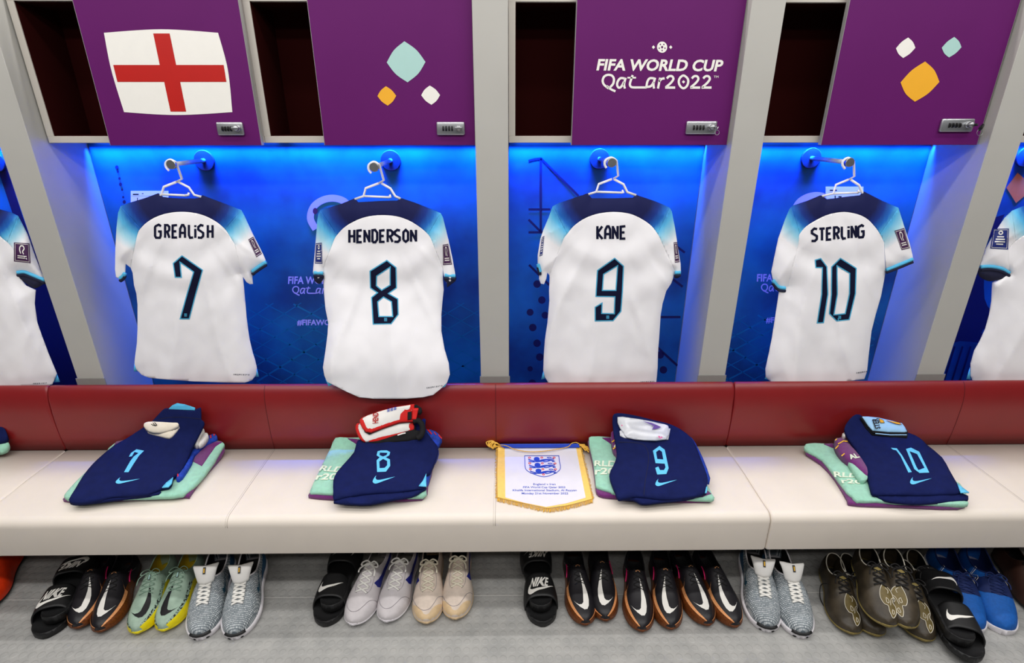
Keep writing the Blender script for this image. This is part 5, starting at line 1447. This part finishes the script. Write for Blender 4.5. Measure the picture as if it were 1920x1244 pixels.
M['mint_speckle'] = speckle('speckled_mint_edge', rgb(150, 176, 160), rgb(14, 16, 18), 170, .45)
M['black_print'] = mat('black_mark', rgb(20, 20, 24), .5, .05)
M['black_rubber'] = mat('black_rubber', rgb(24, 24, 26), .55, .15, 60, .15, 300)
M['white_foam'] = mat('white_midsole', rgb(226, 222, 226), .6, .03)
M['white_lace'] = mat('white_lace', rgb(236, 234, 228), .85, .03)
M['tongue_white'] = mat('white_tongue', rgb(236, 234, 230), .8, .02)
M['teal_print'] = mat('teal_mark', rgb(20, 74, 96), .5)
M['blue_heel'] = mat('blue_heel_clip', rgb(40, 92, 132), .5)
M['white_boot'] = mat('pale_grey_leather', rgb(204, 198, 200), .5, .06, 40, .15, 200)
M['cream_boot'] = mat('worn_cream_leather', rgb(214, 198, 184), .5, .10, 40, .2, 150)
M['cream_toe'] = mat('yellowed_toe', rgb(214, 186, 146), .5, .1, 40)
M['cream_lace'] = mat('cream_lace', rgb(230, 222, 200), .85, .04)
M['stitch'] = mat('grey_stitch', rgb(140, 134, 140), .7)
M['navy_mark'] = mat('deep_blue_mark', rgb(24, 32, 120), .45)
M['grey_lining'] = mat('grey_lining', rgb(120, 116, 110), .8)
M['olive'] = mat('olive_black_skin', rgb(58, 50, 38), .42, .40, 26, .2, 200)
M['olive_fill'] = mat('olive_gold_skin', rgb(98, 84, 44), .5, .2, 60)
M['olive_trim'] = mat('olive_trim', rgb(128, 112, 60), .6, .2, 40)
M['silver_line'] = mat('silver_line', rgb(216, 210, 194), .4)
M['black_lace'] = mat('black_lace', rgb(22, 20, 20), .8)
M['red_tip'] = mat('red_lace_tip', rgb(190, 60, 44), .5)
M['slide'] = mat('black_slide_foam', rgb(22, 22, 23), .5, .12, 60, .1, 400)
M['blue_mesh'] = mat('bright_blue_mesh', rgb(8, 86, 168), .7, .12, 120, .3, 600)
M['blue_dark'] = mat('dark_blue_mesh', rgb(8, 30, 84), .7, .12, 120, .3, 600)
M['orange_red'] = mat('orange_red_skin', rgb(226, 56, 14), .45, .1)
M['dark_brown'] = mat('dark_brown_skin', rgb(60, 36, 28), .5, .1)

def mirror(P, k): return [(a * k, t) for a, t in P]
def copper_boot(lab, toe, mid, k, ws):
    """k = 1 for the boot standing on the left of its pair, -1 for the right one; ws = side with the broad copper panel"""
    t, S, u = base_shoe('football_boot', lab, 'boot', 'black and copper football boots', toe, mid, BOOT, ('black_upper', 'copper_sole', 'black_rubber', 'black_upper'), .004 * k)
    WIDE = [(.99, 1.20), (.96, 1.06), (.91, .96), (.83, .86), (.75, .79), (.67, .74), (.59, .70), (.50, .52), (.40, .3)]
    THIN = [(.985, .80), (.95, .62), (.88, .52), (.78, .46), (.68, .44), (.60, .42), (.52, .36), (.44, .26), (.36, .18)]
    for sd in (-1, 1):
        wide = sd == ws
        E = WIDE if wide else THIN
        ph = lambda q: q if sd < 0 else math.pi - q
        part('side_panel', S.decal_phi([(ph(.02), .36)] + [(ph(.02), .985)] + [(ph(q), tt) for tt, q in E]), 'copper', t)
        bm = bmesh.new(); pts = crv([(tt, q) for tt, q in E[:-2]], 3); wd = .22 if wide else .10
        A_ = [bm.verts.new(S.at(tt, ph(q + .015), .0016)) for tt, q in pts]; B_ = [bm.verts.new(S.at(tt, ph(q - wd), .0016)) for tt, q in pts]
        for i in range(len(A_) - 1): bm.faces.new((A_[i], A_[i + 1], B_[i + 1], B_[i]))
        if wide:
            br = [(.60, .66), (.54, .82), (.49, .98)]
            A_ = [bm.verts.new(S.at(tt, ph(q + .07), .0017)) for tt, q in br]; B_ = [bm.verts.new(S.at(tt + .034, ph(q - .04), .0017)) for tt, q in br]
            for i in range(2): bm.faces.new((A_[i], A_[i + 1], B_[i + 1], B_[i]))
        part('copper_stripe', bm, 'copper_light', t)
        if wide: part('pull_loop', S.line([(.93 * sd, .46), (.88 * sd, .38), (.86 * sd, .30)], .0022, .002), 'pink', t)
    part('sports_mark', S.decal(mirror(TOE_SW, k), .0016), 'white_print', t)
    part('laces', S.laces(.44, .60, 4, .34, .0016, .6, False, 3), 'black_lace', t)
    part('lace_tab', S.decal([(-.16, .425), (.16, .425), (.18, .445), (-.18, .445)], .003), 'copper_light', t)
    part('collar_line', S.line([(-.95 * k, .22), (-.9 * k, .3), (-.8 * k, .36)], .0012, .001), 'zinc', t)
def mint_boot(lab, toe, mid, k):
    t, S, u = base_shoe('football_boot', lab, 'boot', 'mint and yellow football boots', toe, mid, BOOT, ('mint_upper', 'yellow', 'yellow_lining', 'mint_lace'), .004 * k)
    for sd in (-1, 1):
        ph = lambda q: q if sd < 0 else math.pi - q
        E = [(.985, .98), (.94, .84), (.87, .74), (.78, .66), (.68, .62), (.58, .58), (.48, .46), (.38, .3)] if sd > 0 else [(.985, .62), (.92, .46), (.82, .38), (.7, .34), (.58, .3), (.46, .2)]
        part('side_panel', S.decal_phi([(ph(.01), .30), (ph(.01), .985)] + [(ph(q), tt) for tt, q in E]), 'yellow', t)
        P_ = E[:-1]
        part('speckled_edge', S.decal_phi([(ph(q - .03), tt) for tt, q in P_[::-1]] + [(ph(q + .20), tt - .004) for tt, q in P_], .0011), 'mint_speckle', t)
    part('sports_mark', S.decal(mirror([(a * 1.1, .93 - (.93 - tt) * .92) for a, tt in TOE_SW], k), .0012), 'black_print', t)
    part('laces', S.laces(.43, .62, 5, .40, .0020, .7, True, 4 + k), 'mint_lace', t)
    part('tongue_tag', S.decal([(-.08, .452), (.08, .452), (.08, .51), (-.08, .51)], .006), 'black_print', t)
    part('tongue_print', S.decal([(-.05, .458), (.05, .458), (.05, .504), (-.05, .504)], .0066), 'mint_print', t)
def tongue(t, S, h=.052, w=.047, m='tongue_white', lean=-.02):
    bm = bmesh.new(); R = []
    c0 = S.at(.60, math.pi / 2, .001)
    for i in range(9):
        f = i / 8; y = c0.y + (-.020 - .012) * f + lean * f * f * .5; z = c0.z + .004 + (h) * math.sin(f * 1.35); ww = w * (.62 + .42 * f) * (1 if f < .95 else .93)
        th = .005 + .003 * math.sin(f * math.pi)
        row = []
        for k in range(16):
            a = 2 * math.pi * k / 16; x = ww * math.copysign(abs(math.cos(a)) ** .55, math.cos(a)); d = th * math.sin(a)
            row.append(bm.verts.new((c0.x + x, y + d * .9 - .010 * (x / ww) ** 2, z + d * .5)))
        R.append(row)
    for A_, B_ in zip(R[:-1], R[1:]):
        for k in range(16): bm.faces.new((A_[k], A_[(k + 1) % 16], B_[(k + 1) % 16], B_[k]))
    bm.faces.new(R[0]); bm.faces.new(R[-1][::-1])
    o = part('tongue', bm, m, t)
    pc = lambda f: Vector((c0.x, c0.y - .032 * f + lean * f * f * .5 + .0105, c0.z + .004 + h * math.sin(f * 1.35) + .0065))
    return o, pc
def runner(lab, toe, mid, k, grp='grey knit running shoes'):
    t, S, u = base_shoe('running_shoe', lab, 'shoe', grp, toe, mid, RUN, ('knit', 'white_foam', 'black_foam', 'white_foam'), .005 * k, studs=False)
    o, pc = tongue(t, S)
    bm = bmesh.new(); a, b = pc(.52), pc(.92); n = (b - a)
    for w_, nm, m, e in ((.0042, 'tongue_tag', 'black_print', 0), (.0022, 'tongue_print', 'gold_print', .0006)):
        bm = bmesh.new(); q0, q1 = (a, b) if e == 0 else (a.lerp(b, .2), a.lerp(b, .85))
        vs = [bm.verts.new(p + Vector((x, e, e))) for p, x in ((q0, -w_), (q0, w_), (q1, w_), (q1, -w_))]
        vb = [bm.verts.new(v.co + Vector((0, -.004, -.002))) for v in vs]
        bm.faces.new(vs); bm.faces.new(vb[::-1])
        for i in range(4): bm.faces.new((vs[i], vb[i], vb[(i + 1) % 4], vs[(i + 1) % 4]))
        part(nm, bm, m, o, False)
    part('laces', S.laces(.575, .76, 6, .32, .0048, .5, False, 7 + k), 'white_lace', t)
    part('toe_bumper', tube(bmesh.new(), [S.raw(tt, .10 if sg < 0 else math.pi - .10) + Vector((0, .001, -.002)) for sg, tt in [(-1, .965), (-1, .985), (-1, .996), (1, .996), (1, .985), (1, .965)]], .0065, 8), 'black_rubber', t)
    part('outsole', tube(bmesh.new(), [Vector((S.W(tt) * 1.06 * sg * .9, S.L * tt, .0045)) for sg, tt in [(-1, x) for x in np.linspace(.3, .985, 14)] + [(1, x) for x in np.linspace(.985, .3, 14)]], .004, 6), 'black_rubber', t)
    for sd in (-1, 1):
        ph = lambda q: q if sd < 0 else math.pi - q
        part('sports_mark', S.decal_phi([(ph(q), tt) for tt, q in [(.60, .62), (.57, .45), (.50, .40), (.36, .62), (.30, .72), (.38, .55), (.50, .30), (.58, .30), (.63, .42)]], .0012), 'teal_print', t)
        part('heel_clip', S.decal_phi([(ph(q), tt) for tt, q in [(.02, .02), (.40, .02), (.34, .2), (.2, .45), (.06, .75), (.02, .75)]], .0012), 'blue_heel', t)
def leather_boot(lab, toe, mid, k, tone, mark_side):
    m = 'white_boot' if tone == 'white' else 'cream_boot'; P = dict(BOOT); P['w'] = [(a, b * 1.06) for a, b in BOOT['w']]
    grp = 'pale grey leather boots' if tone == 'white' else 'worn cream leather boots'
    t, S, u = base_shoe('football_boot', lab, 'boot', grp, toe, mid, P, (m, 'white_foam' if tone == 'white' else 'cream_toe', 'grey_lining' if tone == 'white' else 'black_foam', m), .004 * k)
    lace = 'white_lace' if tone == 'white' else 'cream_lace'
    part('laces', S.laces(.42, .68, 5, .36, .0040, .55, True, 11 + k), lace, t)
    part('tongue', S.decal([(-.3, .40), (.3, .40), (.26, .72), (-.26, .72)], .0012), m, t)
    part('toe_stitch', S.line([(-.97, .70), (-.86, .78), (-.66, .87), (-.35, .915), (0, .92), (.3, .90), (.5, .84), (.66, .77), (.97, .71)], .0009, .0006), 'stitch', t)
    part('side_stitch', S.line([(.50, .42), (.55, .55), (.50, .66), (.30, .72)], .0007, .0006), 'stitch', t)
    part('side_stitch', S.line([(-.50, .42), (-.55, .55), (-.50, .66), (-.30, .72)], .0007, .0006), 'stitch', t)
    if tone != 'white':
        part('toe_wear', S.decal([(-.97, .80), (-.6, .87), (-.3, .955), (0, .965), (.3, .955), (.6, .87), (.97, .80), (.97, .99), (0, .996), (-.97, .99)], .0006), 'cream_toe', t)
    for sd in mark_side:
        ph = lambda q: q if sd < 0 else math.pi - q
        part('sports_mark', S.decal_phi([(ph(q), tt) for tt, q in [(.58, .98), (.585, .62), (.55, .34), (.48, .22), (.34, .22), (.08, .40), (.08, .62), (.30, .50), (.42, .48), (.50, .64)]], .0012), 'navy_mark', t)
def olive_boot(lab, toe, mid, k, lift=0, roll=0, pitch=0, logo=1):
    P = dict(BOOT); P['L'] = .335; P['w'] = [(a, b * 1.04) for a, b in BOOT['w']]
    t, S, u = base_shoe('football_boot', lab, 'boot', 'dark olive football boots', toe, mid, P, ('olive', 'olive_trim', 'black_foam', 'silver_line'), .004 * k, lift, roll, pitch)
    part('laces', S.laces(.43, .60, 4, .34, .0030, .6, True, 15 + k), 'black_lace', t)
    part('tongue', S.decal([(-.28, .36 + .06), (.28, .42), (.2, .50), (-.2, .50)], .003), 'olive_trim', t)
    if logo:
        o = .40 * k; g = lambda P_: [(o + x * .80 * k, .60 + y * .36) for x, y in P_]
        OUT = [(-.35, 0), (-.60, .20), (-.70, .44), (-.56, .62), (-.30, .66), (-.28, .84), (-.08, .98), (.16, .98), (.30, .82), (.28, .62), (.10, .50), (.22, .32), (.12, .12)]
        part('logo_fill', S.decal(crv(g(OUT), 3, True), .0012), 'olive_fill', t)
        part('logo_line', S.line(g(OUT + [OUT[0]]), .0011, .0018, 5), 'silver_line', t)
        for P_ in ([(-.30, .40), (-.16, .46), (-.20, .56), (-.34, .54), (-.30, .40)], [(0, .74), (.13, .78), (.10, .88), (-.04, .86), (0, .74)], [(-.22, .10), (-.06, .16), (-.12, .26)], [(.22, .32), (.02, .42), (-.1, .62)]):
            part('logo_line', S.line(g(P_), .0010, .0018, 5), 'silver_line', t)
    return t, S
def blue_runner(lab, toe, mid, k):
    t, S, u = base_shoe('running_shoe', lab, 'shoe', 'bright blue running shoes', toe, mid, RUN, ('blue_mesh', 'white_foam', 'blue_dark', 'blue_dark'), .005 * k, studs=False)
    part('saddle', S.decal_phi([(.03, .50), (.03, .20), (.5, .50), (.9, .55), (math.pi - .9, .55), (math.pi - .5, .50), (math.pi - .03, .20), (math.pi - .03, .50), (math.pi - .5, .66), (math.pi - .9, .71), (math.pi / 2, .73), (.9, .71), (.5, .66)], .0010), 'blue_dark', t)
    part('laces', S.laces(.56, .70, 5, .36, .0026, .55, True, 21 + k), 'blue_dark', t)
    for sd in (-1, 1):
        part('side_mark', tube(bmesh.new(), [S.at(tt, (q if sd < 0 else math.pi - q), .0018) for tt, q in [(.58, .30), (.55, .75), (.52, .75), (.44, .40), (.42, .85), (.39, .85), (.42, .30), (.45, .30), (.53, .62), (.55, .30), (.58, .30)]], .0009, 5), 'silver_line', t)
def plain_boot(lab, toe, mid, m, k):
    t, S, u = base_shoe('football_boot', lab, 'boot', None, toe, mid, BOOT, (m, 'black_rubber', 'black_foam', m), .004 * k)
    part('laces', S.laces(.44, .62, 4, .36, .0018, .6, False, 2), 'black_lace' if m != 'orange_red' else 'yellow', t)

def slide(name_lab, toe, mid, logo, grp, scale=1.0, lift=0.0, tilt=0, revert=False, sep=.0, L=.350):
    """pool slide: contoured footbed and one broad strap"""
    k = scale * 1.24
    T = atZ(toe[0], toe[1], .010 + lift); O = atZ(mid[0], mid[1], .09 + lift)
    d = T - O; d.z = 0; d.normalize(); ang = math.atan2(d.y, d.x) - math.pi / 2
    hl = T - d * L
    if revert:               # second slide of the pair, turned round and pushed heel first under the strap of the first one
        hl = T - d * sep; ang += math.pi
    t = thing('slide_sandal', name_lab, 'slide', (hl.x, hl.y, lift), grp, (math.radians(tilt), 0, ang))
    w = lerp_curve([(0, .006), (.015, .018), (.05, .030), (.12, .037), (.3, .038), (.45, .042), (.6, .049), (.72, .051), (.84, .047), (.93, .036), (.98, .019), (1, .006)])
    ts = [0, .008, .02] + list(np.linspace(.04, .95, 36)) + [.975, .99, 1]
    out = [(w(x) * k, x * L) for x in ts] + [(-w(x) * k, x * L) for x in ts[::-1]]
    zt = lerp_curve([(0, .034), (.2, .030), (.45, .031), (.7, .026), (.9, .024), (1, .028)])
    top = lambda x, y, dd: Vector((x, y, zt(y / L) + .004 * math.exp(-dd / .008) - .003 * (1 - math.exp(-dd / .01)) - (.003 if dd < 1e-6 else 0)))
    bot = lambda x, y, dd: Vector((x, y, .0006 if dd > .004 else .003))
    part('footbed', solid([out], top, bot, .009), 'slide', t)
    y0, y1 = L * .48, L * .80
    def sp(y, a, off=0):
        f = y / L; ww = (w(f) + .0035) * k + off
        arch = .066 - .014 * (y - y0) / (y1 - y0) + off
        c = math.cos(a); s_ = math.sin(a)
        return Vector((ww * math.copysign(abs(c) ** .7, c), y, .010 + (arch + .016) * abs(s_) ** .75))
    bm = bmesh.new(); G = []; NA, NY = 28, 12
    for lay in (0, -.0055):
        rows = []
        for j in range(NY + 1):
            row = []
            for i in range(NA + 1):
                a = math.pi * i / NA; sw = .016 * math.sin(a) ** 2
                y = (y0 + .012 - sw * .6) + (y1 - y0 - .012 + sw * .2) * j / NY
                row.append(bm.verts.new(sp(y, a, lay)))
            rows.append(row)
        G.append(rows)
    for lay in (0, 1):
        for j in range(NY):
            for i in range(NA): bm.faces.new((G[lay][j][i], G[lay][j][i + 1], G[lay][j + 1][i + 1], G[lay][j + 1][i]))
    for i in range(NA):
        for j in (0, NY): bm.faces.new((G[0][j][i], G[0][j][i + 1], G[1][j][i + 1], G[1][j][i]))
    for j in range(NY):
        for i in (0, NA): bm.faces.new((G[0][j][i], G[0][j + 1][i], G[1][j + 1][i], G[1][j][i]))
    part('strap', bm, 'slide', t)
    # logo seen from the toe: image-left = +x local
    ym, hh = (y0 + y1) / 2 + .004, .034
    def lg(u, v): 
        a = math.acos(max(-.99, min(.99, u))) ; return sp(ym + v * hh, a, .0009)
    if logo == 'word':
        q = lambda P_: P_
        bm = text('NIKE', [(.40, -1.0), (-.42, -1.0), (-.34, .16), (.52, .16)], lg, bold=.035, shear=.25)
        part('lettering', bm, 'white_print', t)
        part('sports_mark', sheet([swoosh([(.68, -.35), (-.72, -.35), (-.64, 1.0), (.64, 1.0)])], lg, .12), 'white_print', t)
    else:
        part('sports_mark', sheet([swoosh([(.62, -.75), (-.55, -.75), (-.50, .75), (.60, .75)])], lg, .12), 'white_print', t)
    return t

B = 'black and copper boot, '
plain_boot('orange red boot cut off by the left edge of the photo', (-38, 1150), (6, 1040), 'orange_red', 1)
SG = 'black pool slides'
slide('black slide with white lettering, far left, front one of its pair', (84, 1196), (122, 1075), 'word', SG)
slide('black slide turned round, far left, tucked behind the lettered front slide', (84, 1196), (122, 1075), 'word', SG, lift=.031, revert=True, sep=.065)
copper_boot(B + 'left of the pair beside the far left slides', (147, 1179), (193, 1043), 1, 1)
copper_boot(B + 'right of the pair, touching the mint and yellow boots', (188.5, 1186), (238, 1043), -1, 1)
mint_boot('mint and yellow boot with black mark, left one of its pair', (257, 1188.5), (309, 1044), 1)
mint_boot('mint and yellow boot with black mark, right one beside the grey running shoe', (306, 1184), (358, 1044), -1)
runner('grey knit running shoe with white laces, beside the mint and yellow boots', (375, 1194), (412, 1050), 1)
runner('grey knit running shoe with white laces, left of the empty floor gap', (440, 1193), (472, 1047), -1)
slide('black slide with plain white mark, in front, left of the pale grey boots', (609, 1174), (628, 1075), 'mark', SG)
slide('black slide turned round behind the plain marked slide, by the pale grey boots', (609, 1174), (628, 1075), 'mark', SG, lift=.031, revert=True, sep=.065)
leather_boot('pale grey leather boot with white laces, left one of its pair', (660, 1173), (709, 1047), 1, 'white', (1,))
leather_boot('pale grey leather boot with blue mark, right one beside the cream boots', (723, 1167), (759, 1045), -1, 'white', (1,))
leather_boot('worn cream leather boot with yellowed toe, left one of its pair', (799.5, 1170), (809, 1045), 1, 'cream', (-1,))
leather_boot('worn cream leather boot with yellowed toe, right one with blue mark', (853, 1162), (861, 1040), -1, 'cream', (1,))
slide('black slide with white lettering, centre, front one of its pair', (1018.5, 1174), (1011, 1075), 'word', SG)
slide('black slide turned round, centre, behind the lettered front slide', (1018.5, 1174), (1011, 1075), 'word', SG, lift=.031, revert=True, sep=.065)
copper_boot(B + 'first from the centre slides', (1098, 1173), (1077, 1043), 1, -1)
copper_boot(B + 'second from the centre slides', (1135, 1165), (1124, 1040), -1, 1)
copper_boot(B + 'third from the centre slides', (1203, 1185), (1190, 1043), 1, -1)
copper_boot(B + 'fourth from the centre slides', (1257, 1181), (1238, 1042), -1, -1)
copper_boot(B + 'fifth from the centre slides', (1328, 1174), (1279, 1043), 1, -1)
copper_boot(B + 'sixth from the centre slides, beside a grey running shoe', (1379, 1177), (1322, 1042), -1, -1)
runner('grey knit running shoe with white laces, beside a black and copper boot', (1439, 1179), (1416, 1046), 1)
runner('grey knit running shoe with white laces, nearest to the olive boots', (1504, 1191), (1458, 1050), -1)
t, S = olive_boot('dark olive boot with silver line logo, leftmost of the olive heap', (1597, 1190), (1566, 1062), 1)
part('loose_lace', tube(bmesh.new(), crv([S.at(.46, .5, .004), Vector((.06, .13, .03)), Vector((.066, .18, .004)), Vector((.05, .235, .003))], 6), .0018, 6), 'black_lace', t)
part('lace_tip', tube(bmesh.new(), [Vector((.05, .235, .003)), Vector((.047, .25, .003))], .0022, 6), 'red_tip', t)
olive_boot('dark olive boot lying beneath another in the middle of the olive heap', (1645, 1194), (1600, 1075), 1, 0, 0, 0, 0)
olive_boot('dark olive boot on top of the olive heap, silver line logo in full view', (1664, 1176), (1627, 1040), 1, .10, 0, 0)
olive_boot('dark olive boot with rounded toe on top, right of the uppermost olive boot', (1697, 1178), (1674, 1050), -1, .10, 0, 0)
olive_boot('dark olive boot with silver line logo, rightmost low boot of the heap', (1733, 1203), (1695, 1066), 1)
olive_boot('dark olive boot mostly hidden behind the big right hand slide', (1763, 1180), (1722, 1062), 1, 0, 0, 0, 0)
slide('large black slide with white mark, right, nearest of all to the camera', (1820, 1241), (1778, 1100), 'mark', SG, 1.0, .03, L=.365)
slide('large black slide turned round behind the nearest slide on the right', (1820, 1241), (1778, 1100), 'mark', SG, 1.0, .061, revert=True, sep=.065, L=.365)
blue_runner('bright blue running shoe partly behind the big right hand slide', (1828, 1183), (1768, 1042), 1)
blue_runner('bright blue running shoe with outlined side letter, rightmost of the blue pair', (1883, 1184), (1825, 1042), -1)
plain_boot('dark brown boot cut off by the right edge of the photo', (1962, 1160), (1900, 1040), 'dark_brown', -1)
